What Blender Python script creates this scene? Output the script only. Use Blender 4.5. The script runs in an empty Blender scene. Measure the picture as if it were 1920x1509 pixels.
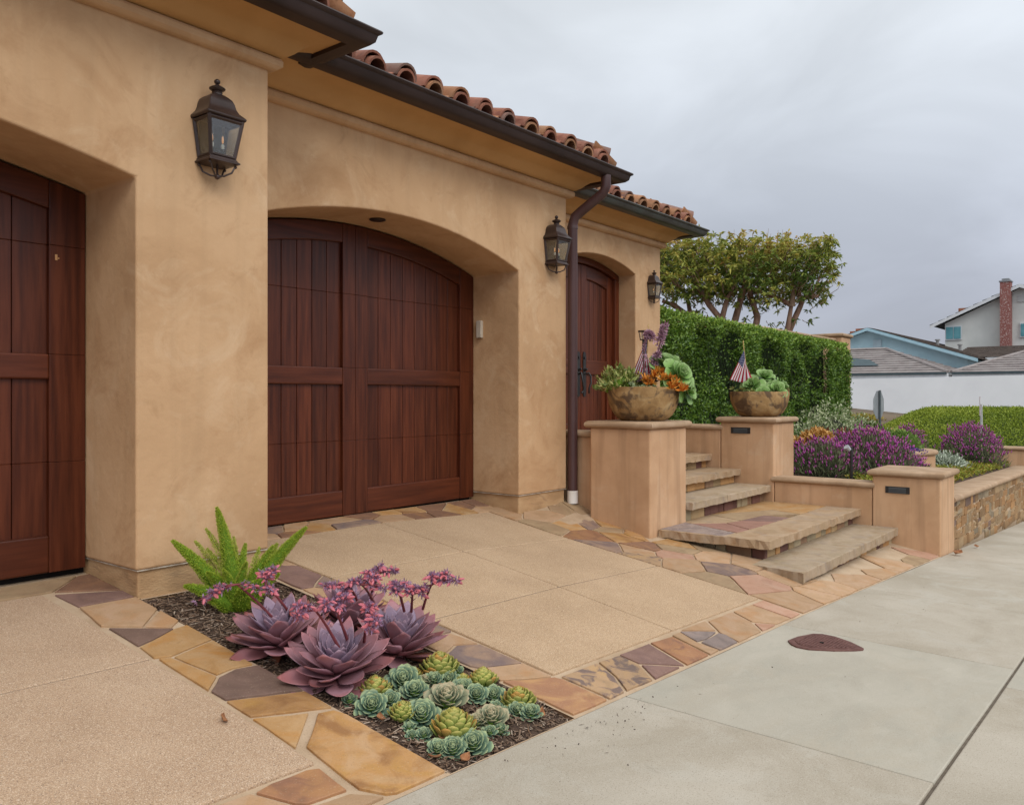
import bpy, bmesh, math, random
import numpy as np
from mathutils import Vector, Matrix, Euler, noise as mnoise

# ------------------------------------------------------------------ scene, camera, light
sc = bpy.context.scene
col = sc.collection
R = math.radians
random.seed(7)
rng = np.random.default_rng(7)

cam_d = bpy.data.cameras.new('camera')
cam = bpy.data.objects.new('camera', cam_d)
col.objects.link(cam)
sc.camera = cam
cam_d.sensor_width = 36.0
cam_d.lens = 1560.0 / 1920.0 * 36.0
cam_d.shift_y = -(754.5 - 742.0) / 1920.0
cam_d.clip_end = 3000.0
cam.location = (0, 0, 1.0)
cam.rotation_euler = (R(90), 0, R(38.4 - 90))

SUN_EL, SUN_AZ = 40.0, -112.0          # azimuth measured from +X towards +Y
world = bpy.data.worlds.new('World')
sc.world = world
world.use_nodes = True
wn = world.node_tree
wn.nodes.clear()
def WN(t, **k):
    n = wn.nodes.new(t)
    for a, b in k.items():
        setattr(n, a, b)
    return n
def wl(a, b): wn.links.new(a, b)
w_out = WN('ShaderNodeOutputWorld')
w_bg = WN('ShaderNodeBackground')
w_sky = WN('ShaderNodeTexSky', sky_type='NISHITA')
w_sky.sun_disc = False
w_sky.sun_elevation = R(SUN_EL)
w_sky.sun_rotation = R(90 - SUN_AZ)
w_tc = WN('ShaderNodeTexCoord')
w_sep = WN('ShaderNodeSeparateXYZ'); wl(w_tc.outputs['Generated'], w_sep.inputs[0])
# overcast layer: brightness rises from the horizon to the zenith
w_ramp = WN('ShaderNodeValToRGB'); wl(w_sep.outputs['Z'], w_ramp.inputs[0])
cr = w_ramp.color_ramp
cr.elements[0].position = 0.0; cr.elements[0].color = (0.475, 0.498, 0.58, 1)
cr.elements[1].position = 1.0; cr.elements[1].color = (1.02, 1.02, 1.01, 1)
for p, c in ((0.10, (0.49, 0.518, 0.605, 1)), (0.20, (0.565, 0.604, 0.685, 1)), (0.30, (0.665, 0.71, 0.775, 1)), (0.42, (0.75, 0.795, 0.845, 1))):
    e = cr.elements.new(p); e.color = c
w_map = WN('ShaderNodeMapping'); wl(w_tc.outputs['Generated'], w_map.inputs[0])
w_map.inputs['Scale'].default_value = (1.0, 1.0, 2.2)
w_map.inputs['Location'].default_value = (0.35, 0.2, 0.1)
w_noi = WN('ShaderNodeTexNoise'); wl(w_map.outputs[0], w_noi.inputs['Vector'])
w_noi.inputs['Scale'].default_value = 3.4; w_noi.inputs['Detail'].default_value = 5.0
w_noi.inputs['Roughness'].default_value = 0.5; w_noi.inputs['Distortion'].default_value = 0.5
w_cl = WN('ShaderNodeMapRange'); wl(w_noi.outputs[0], w_cl.inputs[0])
w_cl.inputs[1].default_value = 0.32; w_cl.inputs[2].default_value = 0.68
w_cl.inputs[3].default_value = 0.89; w_cl.inputs[4].default_value = 1.12
# unseen sky on the sun's side, brightened behind the camera to light walls and pillars
sd = Vector((math.cos(R(SUN_AZ)) * math.cos(R(SUN_EL)), math.sin(R(SUN_AZ)) * math.cos(R(SUN_EL)), math.sin(R(SUN_EL))))
w_dot = WN('ShaderNodeVectorMath', operation='DOT_PRODUCT'); wl(w_tc.outputs['Generated'], w_dot.inputs[0])
w_dot.inputs[1].default_value = sd
w_gl = WN('ShaderNodeMapRange'); wl(w_dot.outputs['Value'], w_gl.inputs[0])
w_gl.inputs[1].default_value = 0.1; w_gl.inputs[2].default_value = 1.0
w_gl.inputs[3].default_value = 1.0; w_gl.inputs[4].default_value = 2.0
# thinner cloud over the far end of the street
w_dot2 = WN('ShaderNodeVectorMath', operation='DOT_PRODUCT'); wl(w_tc.outputs['Generated'], w_dot2.inputs[0])
w_dot2.inputs[1].default_value = (math.cos(R(2)) * math.cos(R(34)), math.sin(R(2)) * math.cos(R(34)), math.sin(R(34)))
w_gl2 = WN('ShaderNodeMapRange'); wl(w_dot2.outputs['Value'], w_gl2.inputs[0])
w_gl2.inputs[1].default_value = 0.86; w_gl2.inputs[2].default_value = 1.0; w_gl2.inputs[3].default_value = 1.0; w_gl2.inputs[4].default_value = 1.22
w_m0 = WN('ShaderNodeMath', operation='MULTIPLY'); wl(w_gl2.outputs[0], w_m0.inputs[0]); wl(w_gl.outputs[0], w_m0.inputs[1])
w_mul = WN('ShaderNodeMath', operation='MULTIPLY'); wl(w_cl.outputs[0], w_mul.inputs[0]); wl(w_m0.outputs[0], w_mul.inputs[1])
w_vm = WN('ShaderNodeVectorMath', operation='SCALE'); wl(w_ramp.outputs[0], w_vm.inputs[0]); wl(w_mul.outputs[0], w_vm.inputs['Scale'])
w_sk = WN('ShaderNodeVectorMath', operation='SCALE'); wl(w_sky.outputs[0], w_sk.inputs[0]); w_sk.inputs['Scale'].default_value = 0.08
w_mix = WN('ShaderNodeMixRGB'); w_mix.inputs[0].default_value = 0.92
wl(w_sk.outputs[0], w_mix.inputs[1]); wl(w_vm.outputs[0], w_mix.inputs[2])
wl(w_mix.outputs[0], w_bg.inputs['Color']); w_bg.inputs['Strength'].default_value = 1.0
wl(w_bg.outputs[0], w_out.inputs[0])

sun_d = bpy.data.lights.new('sun', 'SUN')
sun_d.energy = 1.06; sun_d.angle = R(24); sun_d.color = (1.0, 0.95, 0.87)
sun = bpy.data.objects.new('sun', sun_d); col.objects.link(sun)
sun.rotation_euler = (-sd).to_track_quat('-Z', 'Y').to_euler()
sun.location = (0, 0, 30)
sc.view_settings.view_transform = 'Standard'
sc.view_settings.look = 'None'
sc.view_settings.exposure = 0.0
sc.view_settings.gamma = 1.0

# ------------------------------------------------------------------ material helpers
MATS = {}
def M(name, cols, scale=6.0, rough=0.7, bump=0.0, bscale=60.0, stretch=(1, 1, 1), rnd=0.0, spec=0.3,
      detail=6.0, metallic=0.0, speck=None, attr=None, trans=0.0, dist=0.0, patch=None, alongx=None, uv=False, rshift=True, bdist=0.01, streak=None, rcol=False, prg=0.55):
    """noise ramp over object coordinates, optional specks, patches, per object variation, per face attribute"""
    if name in MATS: return MATS[name]
    m = bpy.data.materials.new(name); MATS[name] = m
    m.use_nodes = True
    t = m.node_tree; N = t.nodes; L = t.links
    N.clear()
    out = N.new('ShaderNodeOutputMaterial'); b = N.new('ShaderNodeBsdfPrincipled')
    b.inputs['Roughness'].default_value = rough; b.inputs['Metallic'].default_value = metallic
    b.inputs['Specular IOR Level'].default_value = spec
    tc = N.new('ShaderNodeTexCoord'); oi = N.new('ShaderNodeObjectInfo')
    vec = tc.outputs['Object']
    if rcol:
        so = N.new('ShaderNodeSeparateColor'); L.new(oi.outputs['Color'], so.inputs[0]); RND = so.outputs[0]
    else: RND = oi.outputs['Random']
    if rshift:
        ad = N.new('ShaderNodeVectorMath'); ad.operation = 'MULTIPLY_ADD'
        cb = N.new('ShaderNodeCombineXYZ')
        for i in range(3): L.new(RND, cb.inputs[i])
        L.new(cb.outputs[0], ad.inputs[0]); ad.inputs[1].default_value = (41, 67, 29); L.new(vec, ad.inputs[2])
        vec = ad.outputs[0]
    mp = N.new('ShaderNodeMapping'); mp.inputs['Scale'].default_value = stretch; L.new(vec, mp.inputs[0])
    def noise(sc_, det=detail, v=mp.outputs[0], ds=dist, rg=0.55):
        n = N.new('ShaderNodeTexNoise'); n.inputs['Scale'].default_value = sc_; n.inputs['Detail'].default_value = det
        n.inputs['Roughness'].default_value = rg; n.inputs['Distortion'].default_value = ds; L.new(v, n.inputs['Vector']); return n.outputs[0]
    if attr:
        a = N.new('ShaderNodeAttribute'); a.attribute_name = attr; fac = a.outputs['Fac']
    elif alongx:
        sx = N.new('ShaderNodeSeparateXYZ'); L.new(tc.outputs['Generated'], sx.inputs[0]); fac = sx.outputs[alongx]
    else:
        fac = noise(scale)
    rp = N.new('ShaderNodeValToRGB'); L.new(fac, rp.inputs[0])
    e = rp.color_ramp.elements
    lo, hi = (0.0, 1.0) if (attr or alongx) else (0.33, 0.67)
    n = len(cols)
    e[0].position = lo; e[0].color = (*cols[0], 1); e[1].position = hi; e[1].color = (*cols[-1], 1)
    for i in range(1, n - 1):
        q = e.new(lo + (hi - lo) * i / (n - 1)); q.color = (*cols[i], 1)
    c = rp.outputs[0]
    def mix(f, c2, src, mode='MIX'):
        mx = N.new('ShaderNodeMixRGB'); mx.blend_type = mode
        if hasattr(f, 'is_linked'): L.new(f, mx.inputs[0])
        else: mx.inputs[0].default_value = f
        L.new(src, mx.inputs[1])
        if hasattr(c2, 'is_linked'): L.new(c2, mx.inputs[2])
        else: mx.inputs[2].default_value = (*c2, 1)
        return mx.outputs[0]
    def rng_(v, a0, a1, b0, b1):
        r = N.new('ShaderNodeMapRange'); L.new(v, r.inputs[0])
        for i, q in enumerate((a0, a1, b0, b1)): r.inputs[i + 1].default_value = q
        return r.outputs[0]
    if patch:
        for (pc, ps, p0, p1, amt) in patch:
            c = mix(rng_(noise(ps, 7.0, ds=0.9, rg=prg), p0, p1, 0, amt), pc, c)
    if streak:
        (pc, ss, amt) = streak
        m2 = N.new('ShaderNodeMapping'); m2.inputs['Scale'].default_value = (ss, ss, ss * 0.07); L.new(vec, m2.inputs[0])
        c = mix(rng_(noise(1.0, 4.0, m2.outputs[0]), 0.5, 0.72, 0, amt), pc, c)
    if speck:
        for (pc, ps, p0, p1, amt) in speck:
            c = mix(rng_(noise(ps, 2.0, vec, 0), p0, p1, 0, amt), pc, c)
    if rnd:
        hs = N.new('ShaderNodeHueSaturation'); L.new(c, hs.inputs['Color'])
        L.new(rng_(RND, 0, 1, 1 - rnd, 1 + rnd), hs.inputs['Value'])
        c = hs.outputs[0]
    L.new(c, b.inputs['Base Color'])
    if bump:
        bn = N.new('ShaderNodeBump'); bn.inputs['Strength'].default_value = bump; bn.inputs['Distance'].default_value = bdist
        L.new(noise(bscale, 4.0, mp.outputs[0], 0), bn.inputs['Height']); L.new(bn.outputs[0], b.inputs['Normal'])
    sh = b.outputs[0]
    if trans:
        tl = N.new('ShaderNodeBsdfTranslucent'); L.new(c, tl.inputs[0])
        ms = N.new('ShaderNodeMixShader'); ms.inputs[0].default_value = trans
        L.new(b.outputs[0], ms.inputs[1]); L.new(tl.outputs[0], ms.inputs[2]); sh = ms.outputs[0]
    L.new(sh, out.inputs[0])
    return m

def glass_mat():
    m = bpy.data.materials.new('seeded_glass'); m.use_nodes = True
    t = m.node_tree; N = t.nodes; L = t.links; N.clear()
    out = N.new('ShaderNodeOutputMaterial'); tr = N.new('ShaderNodeBsdfTransparent'); gl = N.new('ShaderNodeBsdfGlossy')
    tr.inputs[0].default_value = (0.88, 0.9, 0.88, 1); gl.inputs['Roughness'].default_value = 0.06
    ns = N.new('ShaderNodeTexNoise'); ns.inputs['Scale'].default_value = 40
    bp = N.new('ShaderNodeBump'); bp.inputs['Strength'].default_value = 0.25; L.new(ns.outputs[0], bp.inputs['Height']); L.new(bp.outputs[0], gl.inputs['Normal'])
    mx = N.new('ShaderNodeMixShader'); mx.inputs[0].default_value = 0.13
    L.new(tr.outputs[0], mx.inputs[1]); L.new(gl.outputs[0], mx.inputs[2]); L.new(mx.outputs[0], out.inputs[0])
    return m

# ------------------------------------------------------------------ object helpers
ORG = {}
def thing(name, label, cat, loc=(0, 0, 0), group=None, rot=(0, 0, 0), kind=None):
    o = bpy.data.objects.new(name, None); col.objects.link(o)
    o.location = loc; o.rotation_euler = rot; o.empty_display_size = 0.1
    if label: o['label'] = label
    if cat: o['category'] = cat
    if group: o['group'] = group
    if kind: o['kind'] = kind
    ORG[o.name] = Vector(loc)
    return o
def tag(o, label=None, cat=None, group=None, kind=None):
    if label: o['label'] = label
    if cat: o['category'] = cat
    if group: o['group'] = group
    if kind: o['kind'] = kind
    return o
def link(name, me, parent=None, mat=None):
    o = bpy.data.objects.new(name, me); col.objects.link(o)
    if parent is not None:
        o.parent = parent; ORG[o.name] = ORG.get(parent.name, Vector((0, 0, 0)))
    if mat is not None and len(me.materials) == 0: me.materials.append(mat)
    return o
def smooth(me, angle=None):
    me.polygons.foreach_set('use_smooth', [True] * len(me.polygons))
    if angle is not None:
        try: me.set_sharp_from_angle(angle=R(angle))
        except Exception: pass

class MB:
    """collects verts and faces, then links them as ONE mesh object"""
    def __init__(s): s.v = []; s.f = []; s.mi = []
    def add(s, vs, fs, mi=0):
        k = len(s.v); s.v += [tuple(p) for p in vs]; s.f += [tuple(i + k for i in f) for f in fs]; s.mi += [mi] * len(fs); return s
    def box(s, a, b, mi=0):
        (x0, y0, z0), (x1, y1, z1) = a, b
        return s.add([(x0, y0, z0), (x1, y0, z0), (x1, y1, z0), (x0, y1, z0), (x0, y0, z1), (x1, y0, z1), (x1, y1, z1), (x0, y1, z1)],
                     [(0, 3, 2, 1), (4, 5, 6, 7), (0, 1, 5, 4), (1, 2, 6, 5), (2, 3, 7, 6), (3, 0, 4, 7)], mi)
    def tube(s, pts, r, n=8, caps=True, mi=0):
        pts = [Vector(p) for p in pts]
        rs = r if isinstance(r, (list, tuple)) else [r] * len(pts)
        rings = []; up = None
        for i, p in enumerate(pts):
            d = (pts[min(i + 1, len(pts) - 1)] - pts[max(i - 1, 0)]).normalized()
            if up is None:
                up = Vector((0, 0, 1)) if abs(d.z) < 0.9 else Vector((1, 0, 0))
            a = d.cross(up)
            if a.length < 1e-5: a = d.orthogonal()
            a.normalize(); b = a.cross(d).normalized(); up = b
            rings.append([p + (a * math.cos(2 * math.pi * k / n) + b * math.sin(2 * math.pi * k / n)) * rs[i] for k in range(n)])
        vs = [q for ring in rings for q in ring]; fs = []
        for i in range(len(pts) - 1):
            for k in range(n):
                fs.append((i * n + k, i * n + (k + 1) % n, (i + 1) * n + (k + 1) % n, (i + 1) * n + k))
        if caps: fs.append(tuple(range(n - 1, -1, -1))); fs.append(tuple(range((len(pts) - 1) * n, len(pts) * n)))
        return s.add(vs, fs, mi)
    def lathe(s, prof, c=(0, 0, 0), n=24, mi=0, squash=1.0):
        vs = []; fs = []
        for (r, z) in prof:
            for k in range(n):
                a = 2 * math.pi * k / n
                vs.append((c[0] + r * math.cos(a), c[1] + r * math.sin(a) * squash, c[2] + z))
        for i in range(len(prof) - 1):
            for k in range(n):
                fs.append((i * n + k, i * n + (k + 1) % n, (i + 1) * n + (k + 1) % n, (i + 1) * n + k))
        fs.append(tuple(range(n - 1, -1, -1))); fs.append(tuple(range((len(prof) - 1) * n, len(prof) * n)))
        return s.add(vs, fs, mi)
    def prism_xz(s, poly, y0, y1, mi=0):
        """polygon in x,z pushed from y0 to y1 (poly counter-clockwise seen from -y)"""
        n = len(poly)
        vs = [(x, y0, z) for x, z in poly] + [(x, y1, z) for x, z in poly]
        fs = [tuple(range(n)), tuple(range(2 * n - 1, n - 1, -1))] + [(i, i + n, (i + 1) % n + n, (i + 1) % n) for i in range(n)]
        return s.add(vs, fs, mi)
    def prism_xy(s, poly, z0, z1, mi=0):
        n = len(poly)
        f = (lambda p, z: z(p[0], p[1]) if callable(z) else z)
        vs = [(x, y, f((x, y), z0)) for x, y in poly] + [(x, y, f((x, y), z1)) for x, y in poly]
        fs = [tuple(range(n - 1, -1, -1)), tuple(range(n, 2 * n))] + [(i, (i + 1) % n, (i + 1) % n + n, i + n) for i in range(n)]
        return s.add(vs, fs, mi)
    def sweep(s, prof, path, closed_prof=True, caps=True, mi=0):
        """profile of (outward, z) along a plan path of (x, y); outward is to the right of travel; mitred corners"""
        P = [Vector((p[0], p[1], 0)) for p in path]; m = len(prof); vs = []; fs = []
        for i, p in enumerate(P):
            d0 = (P[i] - P[i - 1]).normalized() if i else (P[1] - P[0]).normalized()
            d1 = (P[i + 1] - P[i]).normalized() if i < len(P) - 1 else d0
            n0 = Vector((d0.y, -d0.x, 0)); n1 = Vector((d1.y, -d1.x, 0))
            mt = (n0 + n1).normalized(); k = 1.0 / max(0.2, mt.dot(n0))
            for (o, z) in prof: q = p + mt * (o * k); vs.append((q.x, q.y, z))
        for i in range(len(P) - 1):
            for k in range(m if closed_prof else m - 1):
                fs.append((i * m + k, i * m + (k + 1) % m, (i + 1) * m + (k + 1) % m, (i + 1) * m + k))
        if caps and closed_prof: fs.append(tuple(range(m - 1, -1, -1))); fs.append(tuple(range((len(P) - 1) * m, len(P) * m)))
        return s.add(vs, fs, mi)
    def mesh(s, name, off=(0, 0, 0), fix=True):
        me = bpy.data.meshes.new(name)
        o = Vector(off)
        me.from_pydata([(p[0] - o.x, p[1] - o.y, p[2] - o.z) for p in s.v], [], s.f)
        if any(s.mi): me.polygons.foreach_set('material_index', s.mi)
        if fix:
            bm = bmesh.new(); bm.from_mesh(me); bmesh.ops.recalc_face_normals(bm, faces=bm.faces); bm.to_mesh(me); bm.free()
        me.update(); return me
    def build(s, name, mat, parent=None, sm=None, bevel=0, seg=2, off=None):
        o_ = off if off is not None else (ORG.get(parent.name, Vector((0, 0, 0))) if parent is not None else (0, 0, 0))
        me = s.mesh(name, o_)
        for q in (mat if isinstance(mat, (list, tuple)) else [mat]): me.materials.append(q)
        if sm: smooth(me, sm)
        o = link(name, me, parent)
        if bevel: add_bevel(o, bevel, seg)
        return o
def add_bevel(o, w, seg=2, ang=35):
    b = o.modifiers.new('bevel', 'BEVEL'); b.width = w; b.segments = seg; b.limit_method = 'ANGLE'; b.angle_limit = R(ang)
    b.harden_normals = False
    return o

def fast_mesh(name, V, F, mats, rnd=None, sm=False):
    """numpy verts (n,3) and faces (m,k)"""
    me = bpy.data.meshes.new(name)
    n, m, k = len(V), len(F), F.shape[1]
    me.vertices.add(n); me.vertices.foreach_set('co', V.astype(np.float32).ravel())
    me.loops.add(m * k); me.loops.foreach_set('vertex_index', F.astype(np.int32).ravel())
    me.polygons.add(m)
    me.polygons.foreach_set('loop_start', np.arange(0, m * k, k, dtype=np.int32))
    me.polygons.foreach_set('loop_total', np.full(m, k, dtype=np.int32))
    me.update(calc_edges=True)
    if rnd is not None:
        a = me.attributes.new('rnd', 'FLOAT', 'FACE'); a.data.foreach_set('value', rnd.astype(np.float32))
    for q in mats: me.materials.append(q)
    if sm: me.polygons.foreach_set('use_smooth', [True] * m)
    return me
def unit(a): return a / np.maximum(np.linalg.norm(a, axis=1, keepdims=True), 1e-9)
def leaf_mesh(name, P, D, L, W, mat, rnd=None, fold=0.25, mid=0.45, droop=0.0):
    """folded leaves: base P, direction D, length L, width W: two triangles pairs each"""
    n = len(P); D = unit(D)
    S = unit(np.cross(D, rng.normal(size=(n, 3)))); U = np.cross(S, D)
    L = np.broadcast_to(L, (n,))[:, None]; W = np.broadcast_to(W, (n,))[:, None]
    tip = P + D * L; tip[:, 2] -= droop * L[:, 0]
    m = P + D * L * mid
    V = np.stack([P, m + S * W * .5 + U * W * fold, tip, m - S * W * .5 + U * W * fold], 1).reshape(-1, 3)
    i = np.arange(n)[:, None] * 4
    F = np.concatenate([i + [[0, 1, 2]], i + [[0, 2, 3]]], 1).reshape(-1, 3)
    r = rng.random(n) if rnd is None else rnd
    return fast_mesh(name, V, F, [mat], np.repeat(r, 2))

def nz(x, y, z=0.0, s=1.0): return mnoise.noise(Vector((x * s, y * s, z * s)))
# ------------------------------------------------------------------ ground heights
def lerp_tab(x, xs, ys):
    return float(np.interp(x, xs, ys))
def e0(x): return -.431 - .0524 * (x - 3.1)
def gbase(x, y):
    t = min(max((5.42 - y) / 3.34, 0), 1)
    return e0(x) * t ** 1.2
STN = [(6.02, [2.08, 2.41, 3.335, 4.3, 5.05, 5.25, 5.42], [-.575, -.516, -.37, -.229, -.10, -.06, -.01]),
       (6.95, [2.05, 2.4, 2.83, 3.85, 4.525, 4.84, 5.42], [-.61, -.545, -.455, -.341, -.21, -.075, -.03]),
       (7.6, [2.02, 2.4, 2.83, 3.85, 4.525, 4.84, 5.42], [-.632, -.565, -.48, -.34, -.2, -.075, -.03]),
       (9.82, [1.93, 2.36, 2.8, 3.85, 4.525, 5.42], [-.715, -.63, -.55, -.45, -.4, -.4])]
def yedge(x): return lerp_tab(x, [6.02, 6.95, 7.6, 9.82], [2.08, 2.05, 2.02, 1.93])
def zedge(x):
    if x <= 4.64: return e0(x)
    if x >= 9.82: return -.715 - .058 * (min(x, 22) - 9.82)
    return lerp_tab(x, [4.64, 6.02, 6.95, 7.6, 9.82], [e0(4.64), -.575, -.61, -.632, -.715])
def G(x, y):
    ye = yedge(x)
    if y <= ye: return zedge(x) - .02 * (ye - y)
    if x <= 4.64: return gbase(x, y)
    return lerp_tab(min(x, 9.82), [4.64] + [s[0] for s in STN], [gbase(4.64, y)] + [lerp_tab(y, s[1], s[2]) for s in STN]) + (zedge(x) + .715 if x > 9.82 else 0)

# ------------------------------------------------------------------ materials
STUCCO = M('tan_stucco', [(.435, .262, .136), (.52, .325, .176), (.58, .376, .213)], scale=1.1, prg=.68, rough=.82, bump=.55, bscale=13, detail=9, rshift=False, dist=.6, bdist=.008,
           patch=[((.38, .205, .095), 1.7, .50, .70, .70), ((.62, .44, .275), 2.6, .54, .72, .6), ((.34, .195, .09), 5.0, .58, .74, .45), ((.66, .48, .32), 8.0, .62, .76, .35)], streak=((.38, .24, .13), 7.0, .25))
SOFFIT = M('ochre_stucco', [(.46, .255, .095), (.525, .30, .12), (.57, .34, .145)], scale=1.3, rough=.85, bump=.12, bscale=50, rshift=False, patch=[((.36, .19, .07), 1.2, .5, .8, .5)])
FOUND = M('foundation_stucco', [(.36, .22, .11), (.45, .28, .145), (.50, .33, .18)], scale=4, rough=.9, bump=.5, bscale=35, rshift=False, patch=[((.2, .12, .07), 5.0, .6, .75, .6)], stretch=(1, 1, 2.5))
PILLAR = M('pinkish_stucco', [(.46, .275, .15), (.535, .33, .19), (.585, .375, .225)], scale=1.6, rough=.85, bump=.15, bscale=60, detail=8, bdist=.006,
           patch=[((.40, .22, .115), 2.2, .5, .75, .5), ((.58, .44, .31), 3.1, .56, .75, .45)], streak=((.36, .215, .12), 9.0, .75), prg=.66)
CAPM = M('cast_stone_cap', [(.33, .215, .13), (.39, .265, .165), (.44, .31, .205)], scale=5, rough=.85, bump=.25, bscale=90, bdist=.004, patch=[((.27, .18, .11), 4.0, .52, .75, .55)], speck=[((.25, .17, .11), 120, .6, .7, .4)])
METAL = M('dark_bronze', [(.030, .018, .015), (.045, .027, .023), (.06, .037, .032)], scale=5, rough=.38, bump=.05, bscale=30, spec=.5, metallic=.25)
GUTTER = M('brown_gutter_paint', [(.026, .0155, .0135), (.036, .0215, .019), (.044, .027, .0235)], scale=3, rough=.5, spec=.3)
GUTTER2 = M('patina_gutter_paint', [(.034, .030, .026), (.048, .044, .038), (.05, .056, .05)], scale=3, rough=.45, spec=.45)
PIPE = M('maroon_downspout_paint', [(.060, .028, .027), (.078, .037, .036)], scale=3, rough=.42, spec=.45)
WOOD = M('mahogany', [(.048, .0105, .0042), (.076, .0175, .0066), (.108, .027, .0105)], scale=3.2, rough=.36, bump=.12, bscale=20, stretch=(9, 9, .55), rnd=.24, spec=.3, detail=8, bdist=.003, rcol=True)
WOODH = M('mahogany_rail', [(.054, .0125, .005), (.078, .0185, .007), (.102, .025, .0098)], scale=3.2, rough=.36, bump=.12, bscale=20, stretch=(.55, 9, 9), rnd=.14, spec=.3, detail=8, bdist=.003)
DARK = M('near_black_gap', [(.008, .006, .005), (.012, .009, .008)], rough=.9)
BLACKM = M('black_iron', [(.012, .011, .011), (.022, .02, .02)], scale=20, rough=.45, spec=.5)
WHITEP = M('white_pvc', [(.62, .58, .52), (.75, .72, .68)], scale=6, rough=.5)
DRIP = M('pale_drip_screed', [(.30, .22, .15), (.60, .54, .45)], scale=14, rough=.6)
GLASS = glass_mat()

# ------------------------------------------------------------------ the garage house
W1, W2, W3 = 4.38, 4.84, 5.49
E1, E2, E3 = 3.10, 7.00, 10.20
house = thing('garage_house', 'tan stucco house with arched mahogany garage doors and clay tile roof', 'house', (4.5, 5.0, 0))
def arch_pts(xc, hw, sp, rise, n=28, inset=0.0):
    rad = (hw * hw + rise * rise) / (2 * rise); zc = sp + rise - rad
    return [(xc + (hw - inset) * (-1 + 2 * i / n), zc + math.sqrt((rad - inset) ** 2 - ((hw - inset) * (-1 + 2 * i / n)) ** 2)) for i in range(n + 1)]
def arch_z(x, xc, hw, sp, rise, inset=0.0):
    rad = (hw * hw + rise * rise) / (2 * rise); zc = sp + rise - rad
    return zc + math.sqrt(max(1e-6, (rad - inset) ** 2 - (x - xc) ** 2))
A1 = (.085, 2.175, 2.18, .267); A2 = (4.69, 1.525, 2.18, .267); A3 = (8.68, .85, 2.583, .15)
def wall(x0, x1, y0, y1, zb, arch, zd, zt=3.255):
    xc, hw, sp, rise = arch
    poly = [(x0, zb), (xc - hw, zb)] + ([(xc - hw, zd)] if zd != zb else []) + arch_pts(*arch) + [(xc + hw, zd)] + ([(xc + hw, zb)] if zd != zb else []) + [(x1, zb), (x1, zt), (x0, zt)]
    if zd != zb:      # opening with a threshold above the wall base
        poly = [(x0, zb), (x1, zb), (x1, zt), (x0, zt)]
    if zd == zb:
        b = MB().prism_xz(poly, y0, y1)
    else:
        b = MB()
        b.prism_xz([(x0, zd), (xc - hw, zd)] + arch_pts(*arch) + [(xc + hw, zd), (x1, zd), (x1, zt), (x0, zt)], y0, y1)
        b.box((x0, y0 + .001, zb), (x1, y1, zd))
    o = b.build('wall', STUCCO, house); add_bevel(o, .014, 3, 40); return o
wall(-4.2, E1, W1, 5.25, .055, A1, .055)
wall(E1 - .2, E2, W2, 5.62, .055, A2, .055)
wall(E2 - .3, E3, W3, 5.95, -.5, A3, .43)
MB().box((E3 - .35, 5.955, -.5), (E3 - .002, 9.5, 3.25)).build('wall', STUCCO, house)
for (x0, x1, y0, y1) in ((2.277, E1 - .016, W1 + .016, 5.2), (-4.2, -2.1, W1 + .016, 5.2), (6.23, E2 - .014, W2 + .016, 5.6), (2.9, 3.15, W2 + .03, 5.6)):
    MB().box((x0, y0, -.62), (x1, y1, .0545)).build('foundation', FOUND, house, bevel=.01)
for (x0, x1, y0, y1) in ((2.266, E1 - .001, W1 + .001, 5.1), (6.216, E2 - .001, W2 + .001, 5.5)):
    MB().box((x0, y0, .049), (x1, y1, .0548)).build('drip_edge', DRIP, house)

MOULD = [(-.03, 3.012), (.03, 3.012), (.048, 3.022), (.062, 3.034), (.064, 3.066), (.055, 3.082), (-.03, 3.086)]
COVE = [(-.03, 3.087), (.045, 3.087), (.075, 3.096), (.11, 3.118), (.145, 3.15), (.185, 3.182), (.24, 3.205), (.335, 3.222), (.335, 3.258), (-.03, 3.27)]
GUT = [(.337, 3.262), (.337, 3.196), (.39, 3.186), (.435, 3.193), (.463, 3.216), (.475, 3.258), (.493, 3.268), (.498, 3.279), (.492, 3.289), (.480, 3.289), (.478, 3.278),
       (.466, 3.268), (.454, 3.226), (.43, 3.205), (.39, 3.198), (.35, 3.206), (.347, 3.262)]
paths = [[(-4.2, W1), (E1, W1), (E1, 5.1)], [(E1 - .1, W2), (E2, W2), (E2, 5.75)], [(E2 - .1, W3), (E3, W3), (E3, 9.5)]]
for i, p in enumerate(paths):
    MB().sweep(MOULD, p).build('cornice', STUCCO, house, sm=30)
    MB().sweep(COVE, p).build('soffit', SOFFIT, house, sm=40)
    gp = [p[0], p[1], (p[2][0], (4.53, 5.18, 9.5)[i])]
    MB().sweep(GUT, gp).build('gutter', GUTTER if i < 2 else GUTTER2, house, sm=40)
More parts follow.
